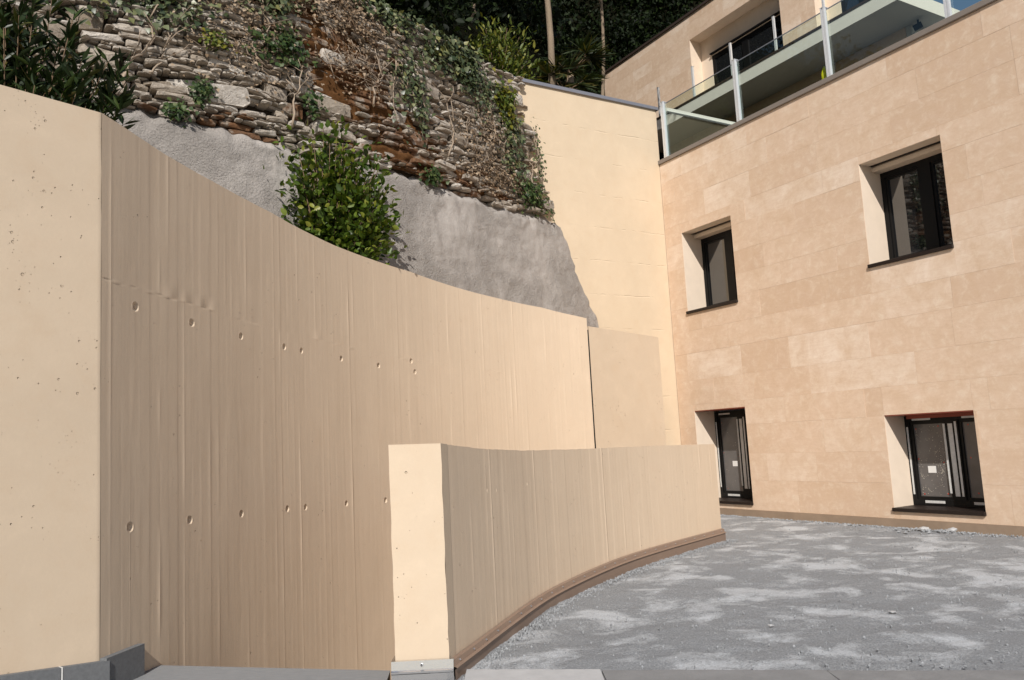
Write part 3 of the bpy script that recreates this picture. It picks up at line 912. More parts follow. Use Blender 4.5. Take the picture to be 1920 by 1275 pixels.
def wall_with_holes(name, mat, parent, x0, x1, y, z0, z1, holes, depth):
    """A wall sheet with openings and their four inner sides."""
    xs = sorted({x0, x1} | {h['x0'] for h in holes} | {h['x1'] for h in holes})
    zs = sorted({z0, z1} | {h['z0'] for h in holes} | {h['z1'] for h in holes})
    V, F = [], []
    for a, b in zip(xs, xs[1:]):
        for c, d in zip(zs, zs[1:]):
            mx, mz = (a + b) / 2, (c + d) / 2
            if any(h['x0'] < mx < h['x1'] and h['z0'] < mz < h['z1'] for h in holes): continue
            o = len(V)
            V += [(a, y, c), (b, y, c), (b, y, d), (a, y, d)]
            F.append((o, o + 1, o + 2, o + 3))
    for h in holes:
        o = len(V)
        V += [(h['x0'], y, h['z0']), (h['x1'], y, h['z0']), (h['x1'], y, h['z1']), (h['x0'], y, h['z1'])]
        V += [(p[0], y + depth, p[2]) for p in V[-4:]]
        F += [(o + k, o + (k + 1) % 4, o + 4 + (k + 1) % 4, o + 4 + k)[::-1] for k in range(4)]
    return mesh_obj(name, V, F, mat, parent)

wall_with_holes("wall", M['grout'], bd, 0, FX, 0.0026, -0.6, LEDGE, OPEN, 0.55)
# right end and back of the lower block, terrace deck
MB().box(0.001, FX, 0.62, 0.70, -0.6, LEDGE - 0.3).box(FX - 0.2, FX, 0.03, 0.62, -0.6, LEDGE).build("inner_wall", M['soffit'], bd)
MB().box(0.002, FX, 0.03, 11.0, LEDGE - 0.25, LEDGE - 0.002).build("terrace_deck", M['slab'], bd)
MB().box(0.002, FX, -0.008, 0.03, -0.3, 0.100).build("plinth", M['plinth'], bd)

# travertine slabs, course by course, cut round the openings
def lay_tiles(x0, x1, z0, courses, y, holes, seed, lmin=0.55, lmax=1.35):
    r = random.Random(seed)
    gap = 0.0006
    z = z0
    n = 0
    for h in courses:
        za, zb = z, z + h
        x = x0 - r.uniform(0, 0.7)
        cells = []
        while x < x1:
            w = r.uniform(lmin, lmax)
            cells.append((max(x, x0), min(x + w, x1)))
            x += w
        if cells and cells[0][1] - cells[0][0] < 0.12:
            cells = [(cells[0][0], cells[1][1])] + cells[2:]
        for a, b in cells:
            rects = [(a, b, za, zb)]
            for o in holes:
                nxt = []
                for (p, q, s, t) in rects:
                    if q <= o['x0'] or p >= o['x1'] or t <= o['z0'] or s >= o['z1']:
                        nxt.append((p, q, s, t)); continue
                    if p < o['x0']: nxt.append((p, o['x0'], s, t))
                    if q > o['x1']: nxt.append((o['x1'], q, s, t))
                    if s < o['z0']: nxt.append((max(p, o['x0']), min(q, o['x1']), s, o['z0']))
                    if t > o['z1']: nxt.append((max(p, o['x0']), min(q, o['x1']), o['z1'], t))
                rects = nxt
            for (p, q, s, t) in rects:
                if q - p < 0.02 or t - s < 0.02: continue
                pr = r.uniform(-0.0012, 0.0012)
                cx, cz = (p + q) / 2, (s + t) / 2
                hw_, hh = (q - p) / 2 - gap, (t - s) / 2 - gap
                bv = 0.0006
                tl = r.uniform(-0.0008, 0.0008)
                V = [(-hw_ + bv, pr + tl, -hh + bv), (hw_ - bv, pr - tl, -hh + bv), (hw_ - bv, pr - tl, hh - bv), (-hw_ + bv, pr + tl, hh - bv),
                     (-hw_, bv + pr, -hh), (hw_, bv + pr, -hh), (hw_, bv + pr, hh), (-hw_, bv + pr, hh),
                     (-hw_, 0.024, -hh), (hw_, 0.024, -hh), (hw_, 0.024, hh), (-hw_, 0.024, hh)]
                F = [(0, 1, 2, 3)] + [(4 + k, 4 + (k + 1) % 4, (k + 1) % 4, k) for k in range(4)] + [(8 + k, 8 + (k + 1) % 4, 4 + (k + 1) % 4, 4 + k) for k in range(4)]
                o = mesh_obj("tile", V, F, M['trav'], bd)
                o.location = (cx, y, cz)
                n += 1
        z = zb
    return n
COURSES = [0.44, 0.40, 0.44, 0.37, 0.40 + 0.0, 0.45, 0.37, 0.40, 0.33, 0.36, 0.42, 0.33, 0.42, 0.40, 0.345]
tot = sum(COURSES); COURSES = [c * (LEDGE - 0.022 - 0.102) / tot for c in COURSES]
nt = lay_tiles(0.003, FX, 0.102, COURSES, 0.0, OPEN, 5, 0.7, 1.6)

# metal parapet capping
box_obj("ledge", M['ledge'], bd, -0.015, FX, -0.03, 0.22, LEDGE - 0.02, LEDGE + 0.055, 0.006)

# ---- windows
def window(o, yd):
    x0, x1, z0, z1 = o['x0'], o['x1'], o['z0'], o['z1']
    low = o['low']
    zt = z1 - (0.075 if not low else 0.03)
    zb = z0 + 0.045
    f = MB()
    y0, y1 = yd, yd + 0.07
    fwid = 0.065
    f.box(x0, x0 + fwid, y0, y1, zb, zt).box(x1 - fwid, x1, y0, y1, zb, zt)
    f.box(x0 + fwid, x1 - fwid, y0, y1, zt - 0.07, zt).box(x0 + fwid, x1 - fwid, y0, y1, zb, zb + 0.075)
    xm = x0 + (x1 - x0) * (0.56 if not low else 0.55)
    f.box(xm - 0.075, xm + 0.075, y0 - 0.008, y1, zb + 0.075, zt - 0.07)
    w = f.build("window", M['frame'], bd)
    w['label'] = {0: "upper small window near the yellow wall", 1: "upper wide window with dark double sash", 2: "lower window half hidden by the low curved wall, taped", 3: "lower wide window with taped and splashed sashes"}[OPEN.index(o)]
    # sashes
    s = MB()
    for a, b in ((x0 + fwid, xm - 0.075), (xm + 0.075, x1 - fwid)):
        s.box(a, a + 0.035, y0 + 0.012, y1 - 0.005, zb + 0.075, zt - 0.07).box(b - 0.035, b, y0 + 0.012, y1 - 0.005, zb + 0.075, zt - 0.07)
        s.box(a + 0.035, b - 0.035, y0 + 0.012, y1 - 0.005, zb + 0.075, zb + 0.11).box(a + 0.035, b - 0.035, y0 + 0.012, y1 - 0.005, zt - 0.105, zt - 0.07)
        box_obj("pane", M['film'] if low else M['wglass'], w, a + 0.033, b - 0.033, y0 + 0.034, y0 + 0.05, zb + 0.108, zt - 0.103)
    s.build("sash", M['frame'], w)
    # stone linings of the opening
    box_obj("reveal", M['reveal'], w, x0 - 0.022, x0 + 0.002, 0.003, yd + 0.05, z0 + 0.003, z1 - 0.002)
    box_obj("reveal", M['reveal'], w, x1 - 0.002, x1 + 0.022, 0.003, yd + 0.05, z0 + 0.003, z1 - 0.002)
    if not low:
        box_obj("lintel", M['reveal'], w, x0 + 0.003, x1 - 0.003, 0.004, 0.20, z1 - 0.002, z1 + 0.02)
        box_obj("blind_slot", M['frame'], w, x0 + 0.003, x1 - 0.003, 0.20, 0.27, z1 - 0.001, z1 + 0.02)
        box_obj("head_board", M['reveal'], w, x0 + 0.003, x1 - 0.003, 0.27, yd + 0.06, zt + 0.002, z1 - 0.012)
    else:
        box_obj("lintel", M['redwood'], w, x0 + 0.003, x1 - 0.003, 0.004, yd + 0.06, z1 - 0.012, z1 + 0.01)
        if o is OPEN[3]:
            box_obj("head_board", M['redwood'], w, x0 + 0.10, x1 - 0.003, yd - 0.10, yd - 0.02, z1 - 0.062, z1 - 0.013)
    box_obj("sill", M['sill'], w, x0 - 0.012, x1 + 0.004, -0.032, yd + 0.02, z0 - 0.002, z0 + 0.042, 0.004)
    if low:
        yt = y0 - 0.004
        def tape(a, b, c, d, yy=yt):
            t = box_obj("tape", M['tape'], w, a, b, yy, yy + 0.003, c, d)
        H = zt - zb
        tape(x0 + 0.022, x0 + 0.044, zb + 0.12 * H, zb + 0.88 * H)
        tape(xm - 0.125, xm - 0.098, zb + 0.14 * H, zb + 0.90 * H, y0 + 0.006)
        tape(xm - 0.050, xm + 0.008, zb + 0.11 * H, zb + 0.90 * H, y0 - 0.012)
        tape(xm + 0.032, xm + 0.058, zb + 0.11 * H, zb + 0.92 * H, y0 - 0.012)
        tape(x0 + 0.11, x0 + 0.36, zt - 0.055, zt - 0.03)
        tape(x0 + 0.17, x0 + 0.43, zb + 0.03, zb + 0.062)
        tape(xm + 0.13, xm + 0.34, zt - 0.055, zt - 0.03)
        tape(xm + 0.16, x1 - 0.08, zb + 0.03, zb + 0.062)
        wr = zb + 0.36 * H
        lx = x0 + 0.235 if o is OPEN[3] else x0 + 0.30
        box_obj("paper_label", M['paper'], w, lx, lx + 0.105, y0 + 0.030, y0 + 0.0335, wr, wr + 0.085)
        if o is OPEN[3]:
            box_obj("paper_label", M['paper'], w, xm + 0.27, xm + 0.375, y0 + 0.030, y0 + 0.0335, wr, wr + 0.095)
        # red plugs and plaster splashes on the glass
        r = random.Random(4)
        red, wh = MB(), MB()
        def disc(mb, x, z, rad, yy):
            vs = [(x, yy - 0.002, z)] + [(x + rad * r.uniform(.7, 1.2) * math.cos(t), yy, z + rad * r.uniform(.7, 1.2) * math.sin(t)) for t in np.linspace(0, 2 * math.pi, 8)[:-1]]
            mb.add(vs, [(0, 1 + (k + 1) % 7, 1 + k)[::-1] for k in range(7)])
        a, b = x0 + 0.11, xm - 0.12
        rr = 0.011 if o is OPEN[3] else 0.006
        for (u_, v_) in ((0.05, 0.94), (0.80, 0.97), (0.03, 0.52), (0.85, 0.47), (0.10, 0.03), (0.88, 0.04)):
            disc(red, a + (b - a) * u_, zb + 0.11 + (H - 0.22) * v_, rr, y0 + 0.0325)
        for (u_, v_) in ((0.2, 0.97), (0.15, 0.53), (0.3, 0.06)):
            disc(red, xm + 0.12 + 0.3 * u_, zb + 0.11 + (H - 0.22) * v_, rr, y0 + 0.0325)
        for _ in range(320 if o is OPEN[3] else 30):
            u_ = r.random() ** 1.0; v_ = r.random()
            if r.random() < 0.45: u_, v_ = r.gauss(0.8, 0.12), r.gauss(0.45, 0.15)
            elif r.random() < 0.4: u_ = abs(r.gauss(0, 0.08))
            if not (0.02 < u_ < 0.98 and 0.02 < v_ < 0.98): continue
            disc(wh, a + (b - a) * u_, zb + 0.11 + (H - 0.22) * v_, r.choice((0.002, 0.0025, 0.003, 0.0045)), y0 + 0.0328)
        red.build("red_plug", M['redspot'], w)
        wh.build("plaster_splash", M['whitespot'], w)['kind'] = 'stuff'
    return w
for o in OPEN:
    window(o, 0.43 if not (o is OPEN[3]) else 0.40)

# ---- glass balustrade on the parapet
def balustrade(name, x0, x1, y, zbase, zglass, ztop, posts, railz, pw_):
    b = MB().box(x0, x1, y + 0.022, y + 0.034, railz - 0.006, railz + 0.006).box(x0, x1, y + 0.01, y + 0.05, zbase - 0.002, zbase + 0.02)
    root = b.build(name, M['zinc'], bd)
    for x in posts:
        m = MB()
        m.box(x - pw_, x - pw_ * 0.25, y - 0.025, y + 0.02, zbase, ztop)
        m.box(x + pw_ * 0.25, x + pw_, y - 0.025, y + 0.02, zbase, ztop)
        m.box(x - pw_ * 0.25, x + pw_ * 0.25, y - 0.012, y + 0.06, zbase, ztop - 0.01)
        m.box(x - pw_ * 1.1, x + pw_ * 1.1, y - 0.028, y + 0.063, ztop, ztop + 0.008)
        m.build("post", M['alu'], root)
    edges = [x0] + list(posts) + [x1]
    for a, c in zip(edges, edges[1:]):
        if c - a < 0.3: continue
        box_obj("glass_panel", M['glass'], root, a + 0.03, c - 0.03, y + 0.024, y + 0.032, zglass, railz - 0.006)
    return root
lowbal = balustrade("balustrade", 0.06, FX, 0.03, LEDGE + 0.055, LEDGE + 0.08, LEDGE + 1.075, [0.16, 1.865, 3.545, 5.24, 6.93, 8.62], LEDGE + 1.045, 0.032)
# pale side rail running back from the corner, seen through the glass
MB().box(0.02, 0.09, 0.20, 2.1, 6.98, 7.04).build("side_rail", M['fascia'], bd)

# ---- upper storeys, set back: deep slab with its own balustrade and the tiled upper wall
SY = 8.7
SX0, SX1 = -13.2, -0.66
SZ0, SZ1 = 11.60, 12.02
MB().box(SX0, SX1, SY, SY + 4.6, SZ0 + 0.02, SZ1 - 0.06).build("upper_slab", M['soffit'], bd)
MB().box(SX0, SX1, SY - 0.012, SY - 0.001, SZ0, SZ1 - 0.06).build("slab_fascia", M['fascia'], bd)
MB().box(SX1 + 0.001, SX1 + 0.012, SY - 0.012, SY + 4.6, SZ0, SZ1 - 0.06).build("slab_fascia", M['fascia'], bd)
MB().box(SX0, SX1 + 0.03, SY - 0.03, SY + 0.12, SZ1 - 0.058, SZ1 + 0.01).build("slab_capping", M['bronze'], bd)
upbal = balustrade("balustrade", SX0, SX1, SY + 0.02, SZ1 + 0.01, SZ1 + 0.02, SZ1 + 1.06, [-9.48, -7.80, -6.12, -4.42, -2.74], SZ1 + 0.02, 0.030)
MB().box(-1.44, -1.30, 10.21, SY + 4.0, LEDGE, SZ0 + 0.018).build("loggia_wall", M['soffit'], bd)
sx, sy_ = -1.06, SY + 1.45
sp = MB().tube([(sx, sy_, SZ0 + 0.02), (sx, sy_, SZ0 - 0.10)], 0.025, 8).tube([(sx - 0.10, sy_ - 0.06, SZ0 - 0.19), (sx + 0.09, sy_ + 0.02, SZ0 - 0.14)], 0.085, 10).build("spotlight", M['frame'], bd)
MB().tube([(sx - 0.118, sy_ - 0.068, SZ0 - 0.195), (sx - 0.10, sy_ - 0.06, SZ0 - 0.19)], 0.055, 10).build("lens", M['paper'], sp)

UY, UX0, UX1 = 10.2, -14.25, -1.45
UZT = 15.95
UOPEN = [dict(x0=-9.30, x1=-5.35, z0=12.02, z1=15.05), dict(x0=-4.10, x1=-1.75, z0=12.02, z1=15.05)]
wall_with_holes("upper_wall", M['grout'], bd, UX0, UX1, UY + 0.0026, 6.4, UZT, UOPEN, 0.55)
MB().box(UX0, UX0 + 0.2, UY + 0.03, UY + 9, 6.4, UZT).build("upper_side_wall", M['trav'], bd)
lay_tiles(UX0, UX1, 9.3, [0.42, 0.36, 0.40, 0.42, 0.38, 0.42, 0.36, 0.40, 0.42, 0.36, 0.40, 0.42, 0.36, 0.40, 0.42, 0.40, 0.31], UY, UOPEN, 9, 0.7, 1.4)
MB().box(UX0 - 0.06, UX1 + 0.05, UY - 0.06, UY + 4.5, UZT - 0.01, UZT + 0.07).build("roof_edge", M['bronze'], bd)
for o in UOPEN:
    x0, x1, z0, z1 = o['x0'], o['x1'], o['z0'], o['z1']
    w = MB().box(x0 + 0.5, x1 - 0.35, UY + 0.52, UY + 0.60, z1 - 0.87, z1 - 0.72).box(x0 + 0.5, x0 + 0.62, UY + 0.52, UY + 0.60, z0, z1 - 0.87).box(x1 - 0.47, x1 - 0.35, UY + 0.52, UY + 0.60, z0, z1 - 0.87) \
        .box((x0 + x1) / 2 - 0.1, (x0 + x1) / 2 + 0.16, UY + 0.51, UY + 0.60, z0, z1 - 0.87).build("window", M['frame'], bd)
    w['label'] = "sliding balcony window behind the upper glass balustrade" if o is UOPEN[0] else "second balcony window, mostly cut off by the frame top"
    box_obj("pane", M['wglass'], w, x0 + 0.60, (x0 + x1) / 2 - 0.09, UY + 0.55, UY + 0.565, z0, z1 - 0.86)
    box_obj("pane", M['wglass'], w, (x0 + x1) / 2 + 0.15, x1 - 0.46, UY + 0.55, UY + 0.565, z0, z1 - 0.86)
    m = MB().box(x0, x0 + 0.499, UY + 0.50, UY + 0.62, z0, z1).box(x1 - 0.349, x1, UY + 0.50, UY + 0.62, z0, z1).box(x0 + 0.499, x1 - 0.349, UY + 0.50, UY + 0.62, z1 - 0.719, z1)
    m.build("surround", M['reveal'], w)
    MB().box(x0 + 0.5, x1 - 0.35, UY + 0.40, UY + 0.50, z1 - 0.70, z1 - 0.66).build("blind_slot", M['frame'], w)

# small yellow object behind the lower glass
yb = MB()
yb.tube([(0, 0, 0), (0.004, 0, 0.03), (0, 0, 0.10), (0.008, 0, 0.16), (0.012, 0, 0.20)], [0.022, 0.036, 0.034, 0.022, 0.008], 9)
yo = yb.build("yellow_bundle", M['yellow'], None, True)
yo.location = L2W(3.40, 0.10, LEDGE + 0.056)
yo.scale = (1.15, 1.15, 1.2)
tag(yo, "small bright yellow bundle standing behind the balustrade glass on the parapet", "bundle")

# ------------------------------------------------------------------ tall yellow wall between the hillside and the building
yw = thing("boundary_wall", "tall smooth cream yellow wall with grey metal cap meeting the facade corner", "wall", K, RZ)
V, U = [], []
for i in range(41):
    for j in range(41):
        yy = -4.2 + 4.2 * i / 40; z = -1.6 + (7.0 + 1.6) * j / 40
        V.append((-0.004 + 0.004 * mnoise.noise(Vector((yy * 1.2, z * 1.2, 3))), yy, z)); U.append((yy, z))
mesh_obj("wall_face", V, [(i * 41 + j, (i + 1) * 41 + j, (i + 1) * 41 + j + 1, i * 41 + j + 1) for i in range(40) for j in range(40)], M['back'], yw, True, U)
MB().box(-0.28, -0.012, -4.2, 0.02, -1.6, 7.0).build("wall_core", M['back'], yw)
box_obj("cap", M['zinc'], yw, -0.31, 0.03, -4.25, 0.05, 6.985, 7.045, 0.004)

# ------------------------------------------------------------------ stone wall and sprayed concrete of the hillside
W0 = np.array((-3.83, 7.60)); W1 = np.array((0.72, 12.40))
# plan curve of the wall face at the foot of the stonework
WALLP = [(-7.0, 5.3), (-5.4, 6.35), (-3.83, 7.60), (-2.78, 8.33), (-1.35, 9.85), (-0.12, 11.40), (0.70, 12.36)]
wl_xy, wl_s = resample(WALLP, 0.03)
WLEN = wl_s[-1]
ZF = 4.82
ZT = 7.02
def wl(s, z, out=0.0):
    x = np.interp(s, wl_s, wl_xy[:, 0]); y = np.interp(s, wl_s, wl_xy[:, 1])
    a = max(0, min(len(wl_s) - 1, int(s / WLEN * (len(wl_s) - 1)))); b = min(len(wl_s) - 1, a + 1); a = max(0, b - 1)
    t = wl_xy[b] - wl_xy[a]; t /= np.hypot(*t); n = np.array((t[1], -t[0]))
    off = out - (z - ZF) * 0.06
    return Vector((x + n[0] * off, y + n[1] * off, z)), Vector((t[0], t[1], 0)), Vector((n[0], n[1], 0))
def wl_end(z):          # ragged right end of the stonework
    return WLEN - 0.16 * max(0, (z - ZF)) - 0.02
def wl_foot(s):         # wavy lower limit of the stonework
    return ZF + 0.05 * math.sin(s * 1.9) + 0.08 * mnoise.noise(Vector((s * 1.3, 0, 0)))

sw = thing("dry_stone_wall", "old rubble stone retaining wall with rust moss and ivy above the grey concrete", "wall", (0, 0, 0))
# core of dark earth behind the stones
V, F = [], []
ns, nz = 120, 22
for i in range(ns + 1):
    s = WLEN * i / ns
    for j in range(nz + 1):
        z = ZF - 0.5 + (ZT - ZF + 0.45) * j / nz
        se = min(s, wl_end(z) - 0.03)
        p, t, n = wl(se, z, -0.07 + 0.03 * mnoise.noise(Vector((s * 3, z * 3, 1))))
        V.append(p)
F = [(i * (nz + 1) + j, (i + 1) * (nz + 1) + j, (i + 1) * (nz + 1) + j + 1, i * (nz + 1) + j + 1) for i in range(ns) for j in range(nz)]
mesh_obj("wall_core", V, F, M['earth'], sw, True)

def in_moss(p):
    """Rust-coloured moss grows in a diagonal band and in a few pockets."""
    d = (p - cam.matrix_world.translation)
    s_, z_ = None, p.z
    return None

def rubble():
    r = random.Random(21)
    stones = []
    z = ZF - 0.22
    row = 0
    big = {}
    while z < ZT - 0.02:
        h = r.choice((0.03, 0.036, 0.042, 0.05, 0.058, 0.07, 0.09)) if r.random() > 0.2 else r.uniform(0.024, 0.034)
        h = min(h, ZT - z)
        s = -r.random() * 0.3
        while s < WLEN:
            w = h * r.uniform(1.8, 6.5)
            w = min(max(w, 0.07), 0.46)
            zc = z + h / 2 + 0.035 * mnoise.noise(Vector((s * 0.9, z * 1.1, 5)))
            e = wl_end(zc) + r.uniform(-0.06, 0.05)
            sc_ = s + w / 2
            if sc_ + w / 2 < e and zc > wl_foot(sc_) - 0.05 and sc_ > 0:
                blocked = False
                for (bs, bz, bw, bh) in big.get(int(sc_), []) + big.get(int(sc_) - 1, []) + big.get(int(sc_) + 1, []):
                    if abs(sc_ - bs) < (bw + w) * 0.42 and abs(zc - bz) < (bh + h) * 0.42:
                        blocked = True
                if not blocked:
                    ww, hh = w, h
                    if r.random() < 0.035 and z + 0.24 < ZT:
                        hh = r.uniform(0.13, 0.24); ww = hh * r.uniform(1.3, 2.6)
                        zc = z + hh / 2
                        big.setdefault(int(sc_), []).append((sc_, zc, ww, hh))
                    stones.append((sc_, zc, ww, hh))
            s += w * r.uniform(0.96, 1.06)
        z += h * 0.96
        row += 1
    return stones
STONES = rubble()

def stone_geom(r, w, h):
    """Irregular flat-faced block about its own centre: x along the wall, y out of it, z up."""
    n = 10
    out = r.choice((r.uniform(-0.02, 0.05), r.uniform(0.02, 0.11)))
    ring = []
    for k in range(n):
        a = 2 * math.pi * (k + r.uniform(-0.25, 0.25)) / n
        ca, sa = math.cos(a), math.sin(a)
        e = 0.30
        x = math.copysign(abs(ca) ** e, ca) * w / 2 * r.uniform(0.84, 1.04)
        z = math.copysign(abs(sa) ** e, sa) * h / 2 * r.uniform(0.70, 1.06)
        ring.append((x, z))
    tilt, tip = r.uniform(-0.35, 0.35), r.uniform(-0.3, 0.5)
    V = []
    for x, z in ring: V.append((x, -0.16, z))
    for x, z in ring: V.append((x, out - 0.014 + r.uniform(-.006, .004), z))
    for x, z in ring:
        k = r.uniform(0.90, 0.97)
        V.append((x * k, out + tilt * x * 0.25 + tip * z * 0.5 + r.uniform(-0.006, 0.006), z * k * 0.92))
    V.append((r.uniform(-.1, .1) * w, out + 0.012 + r.uniform(-0.004, 0.012), r.uniform(-.1, .1) * h))
    F = []
    for L in (0, n):
        F += [(L + k, L + (k + 1) % n, L + n + (k + 1) % n, L + n + k) for k in range(n)]
    F += [(2 * n + k, 2 * n + (k + 1) % n, 3 * n) for k in range(n)]
    return V, F

def cam_uv(p):
    d = p - cam.matrix_world.translation
    zf = d.dot(fw)
    return 960 + 1500 * d.dot(rt) / zf, 637.5 - 1500 * d.dot(up) / zf, zf

def mossy(p, r):
    # band from the top middle of the wall down to the right, plus the foot at the left
    x, z = p.x, p.z
    b = 1.9 * (x + 1.75) + 1.1 * (z - 5.9)
    band = math.exp(-((x + 1.72 + 0.75 * (z - 5.7)) / 0.50) ** 2) * (1.0 if z > 4.9 else 0.6)
    foot = math.exp(-((x + 3.0) / 0.45) ** 2 - ((z - 4.75) / 0.14) ** 2)
    foot2 = math.exp(-((x + 0.7) / 0.75) ** 2 - ((z - 4.95) / 0.22) ** 2) * 0.8
    return r.random() < max(band, foot, foot2) * 0.95

def build_stones():
    r = random.Random(33)
    items = []
    for (s, z, w, h) in STONES:
        p, t, n = wl(s, z)
        u, v, d = cam_uv(p)
        vis = (-30 < u < 1060 and -25 < v < 430)
        hid = u < 185 and v > 150 + 0.3 * u
        items.append(((w * h / d ** 2) if (vis and not hid) else 0.0, s, z, w, h, p, t, n))
    items.sort(key=lambda i: -i[0])
    jv, jf, mv, mf = [], [], [], []
    for k, (a, s, z, w, h, p, t, n) in enumerate(items):
        V, F = stone_geom(r, w, h)
        m = M['moss'] if mossy(p, r) else M['stone']
        roll = r.gauss(0, 0.085)
        cr, sr = math.cos(roll), math.sin(roll)
        pts = []
        for (x, y, zz) in V:
            x, zz = x * cr - zz * sr, x * sr + zz * cr
            pts.append(t * x + n * y + Vector((0, 0, zz)))
        if k < 298:
            o = mesh_obj("stone", pts, F, m, sw, False)
            o.location = p
        else:
            T = (mv, mf) if m is M['moss'] else (jv, jf)
            o = len(T[0])
            T[0].extend([p + q for q in pts]); T[1].extend([tuple(i + o for i in f) for f in F])
    both_v = jv + mv
    both_f = jf + [tuple(i + len(jv) for i in f) for f in mf]
    o = mesh_obj("small_stones", both_v, both_f, [M['stone'], M['moss']], sw)
    mi = [0] * len(jf) + [1] * len(mf)
    o.data.polygons.foreach_set("material_index", mi)
    o['kind'] = 'stuff'
build_stones()

# rust coloured moss filling the joints in the mossy band
def moss_mat():
    V, F, idx = [], [], {}
    ns, nz = 210, 80
    r = random.Random(2)
    keep = np.zeros((ns + 1, nz + 1), bool)
    for i in range(ns + 1):
        s = 2.6 + (WLEN - 3.2) * i / ns
        for j in range(nz + 1):
            z = ZF + (ZT - ZF) * j / nz
            p, t, n = wl(s, z)
            x = p.x
            d = abs(x + 1.72 + 0.75 * (z - 5.7)) / 0.62
            d2 = math.hypot((x + 0.7) / 0.8, (z - 4.95) / 0.2)
            d3 = math.hypot((x + 3.0) / 0.5, (z - 4.82) / 0.13)
            k = 1 - min(d, d2, d3)
            q = k + 0.75 * mnoise.noise(Vector((x * 2.2, z * 2.6, 1))) + 0.4 * mnoise.noise(Vector((x * 7, z * 8, 4)))
            keep[i, j] = q > -0.05
            o = -0.02 + 0.05 * min(1, max(0, q)) + 0.05 * mnoise.noise(Vector((x * 5, z * 11, 2))) + 0.02 * mnoise.noise(Vector((x * 19, z * 25, 3)))
            p, t, n = wl(s, z, o)
            V.append(p)
    m = nz + 1
    for i in range(ns):
        for j in range(nz):
            if keep[i, j] and keep[i + 1, j] and keep[i, j + 1] and keep[i + 1, j + 1]:
                F.append((i * m + j, (i + 1) * m + j, (i + 1) * m + j + 1, i * m + j + 1))
    mesh_obj("moss", V, F, M['mossmat'], sw, True)
moss_mat()

# sprayed concrete below
def shotcrete():
    V, F = [], []
    ns, nz = 380, 110
    for i in range(ns + 1):
        s = (WLEN + 0.75) * i / ns
        for j in range(nz + 1):
            f = j / nz
            sc_ = min(s, WLEN)
            top = wl_foot(sc_) + 0.04 + 0.10 * mnoise.noise(Vector((s * 2.6, 7, 0))) + 0.05 * mnoise.noise(Vector((s * 9, 3, 0)))
            z = 2.0 + (top - 2.0) * f
            out = 0.05 + 0.13 * (ZF - z) + 0.05 * mnoise.noise(Vector((s * 0.9, z * 0.9, 2))) + 0.016 * mnoise.noise(Vector((s * 4, z * 4, 2))) + 0.010 * mnoise.noise(Vector((s * 11, z * 11, 2)))
            if f > 0.93: out -= (f - 0.93) / 0.07 * 0.16
            if f > 0.80: out += 0.035 * mnoise.noise(Vector((s * 7, z * 7, 8))) * (f - 0.8) * 5
            p, t, n = wl(sc_, ZF, out)
            if s > WLEN: p = p + t * (s - WLEN)
            V.append((p.x, p.y, z))
    m = nz + 1
    F = [(i * m + j, (i + 1) * m + j, (i + 1) * m + j + 1, i * m + j + 1) for i in range(ns) for j in range(nz)]
    o = mesh_obj("concrete_slope", V, F, M['shot'], None, True)
    return tag(o, "rough grey sprayed concrete face below the old stone wall", "wall")
shotcrete()

# earth fill between the high wall and the slope
V, F = [], []
inner = [(-6.9, 5.2), (-5.4, 6.2), (-3.9, 7.5), (-2.85, 8.25), (-1.4, 9.75), (-0.2, 11.3), (0.75, 12.4), (1.3, 12.75)]
outer = [(-4.6, 1.8), (-2.85, 4.7), (-2.62, 5.6), (-2.35, 6.5), (-1.80, 8.0), (-0.9, 9.5), (0.6, 10.95), (2.1, 12.85)]
a_, _s = resample(inner, 0.2); b_, _t = resample(outer, 0.2)
nn = 60
for i in range(nn):
    pa_ = a_[int(i * (len(a_) - 1) / (nn - 1))]; pb_ = b_[int(i * (len(b_) - 1) / (nn - 1))]
    for j in range(9):
        q = pa_ + (pb_ - pa_) * j / 8
        V.append((q[0], q[1], 2.55 + 0.05 * mnoise.noise(Vector((q[0] * 2, q[1] * 2, 0)))))
tag(mesh_obj("soil_bed", V, [(i * 9 + j, (i + 1) * 9 + j, (i + 1) * 9 + j + 1, i * 9 + j + 1) for i in range(nn - 1) for j in range(8)], M['soil'], None, True), kind='structure')

# ------------------------------------------------------------------ wooded hill behind
def sstep(a, b, x):
    t = min(1, max(0, (x - a) / (b - a)))
    return t * t * (3 - 2 * t)
def wall_y(x):
    if x < 0.70:
        return float(np.interp(x, wl_xy[:, 0], wl_xy[:, 1]))
    return 12.36 + (x - 0.70) * 0.59
def hill_z(x, y):
    t = y - wall_y(x) - 0.18
    if t < 0: t = 0
    az = x / max(y, 1)
    w = 1 - sstep(0.05, 0.115, az)
    z1 = 6.95 + 0.62 * t
    z2 = 6.3 + 0.10 * t
    z = z1 * w + z2 * (1 - w)
    far = 1.3 + 0.70 * y
    k = sstep(33, 46, y)
    z = z * (1 - k) + max(z, far) * k
    z *= 1 - 0.9 * sstep(0.29, 0.40, az) * sstep(20, 40, y)
    return z + 0.25 * mnoise.noise(Vector((x * 0.5, y * 0.5, 0))) * min(1, t)
V, F = [], []
gx = np.linspace(-34, 30, 110); gt = np.concatenate([np.linspace(0.0, 4, 18), np.linspace(4.4, 48, 70)])
for x in gx:
    for t in gt:
        y = wall_y(max(x, -7.0)) + 0.18 + t
        V.append((x, y, hill_z(x, y)))
m = len(gt)
tag(mesh_obj("hill", V, [(i * m + j, (i + 1) * m + j, (i + 1) * m + j + 1, i * m + j + 1) for i in range(len(gx) - 1) for j in range(m - 1)], M['hill'], None, True), kind='structure')

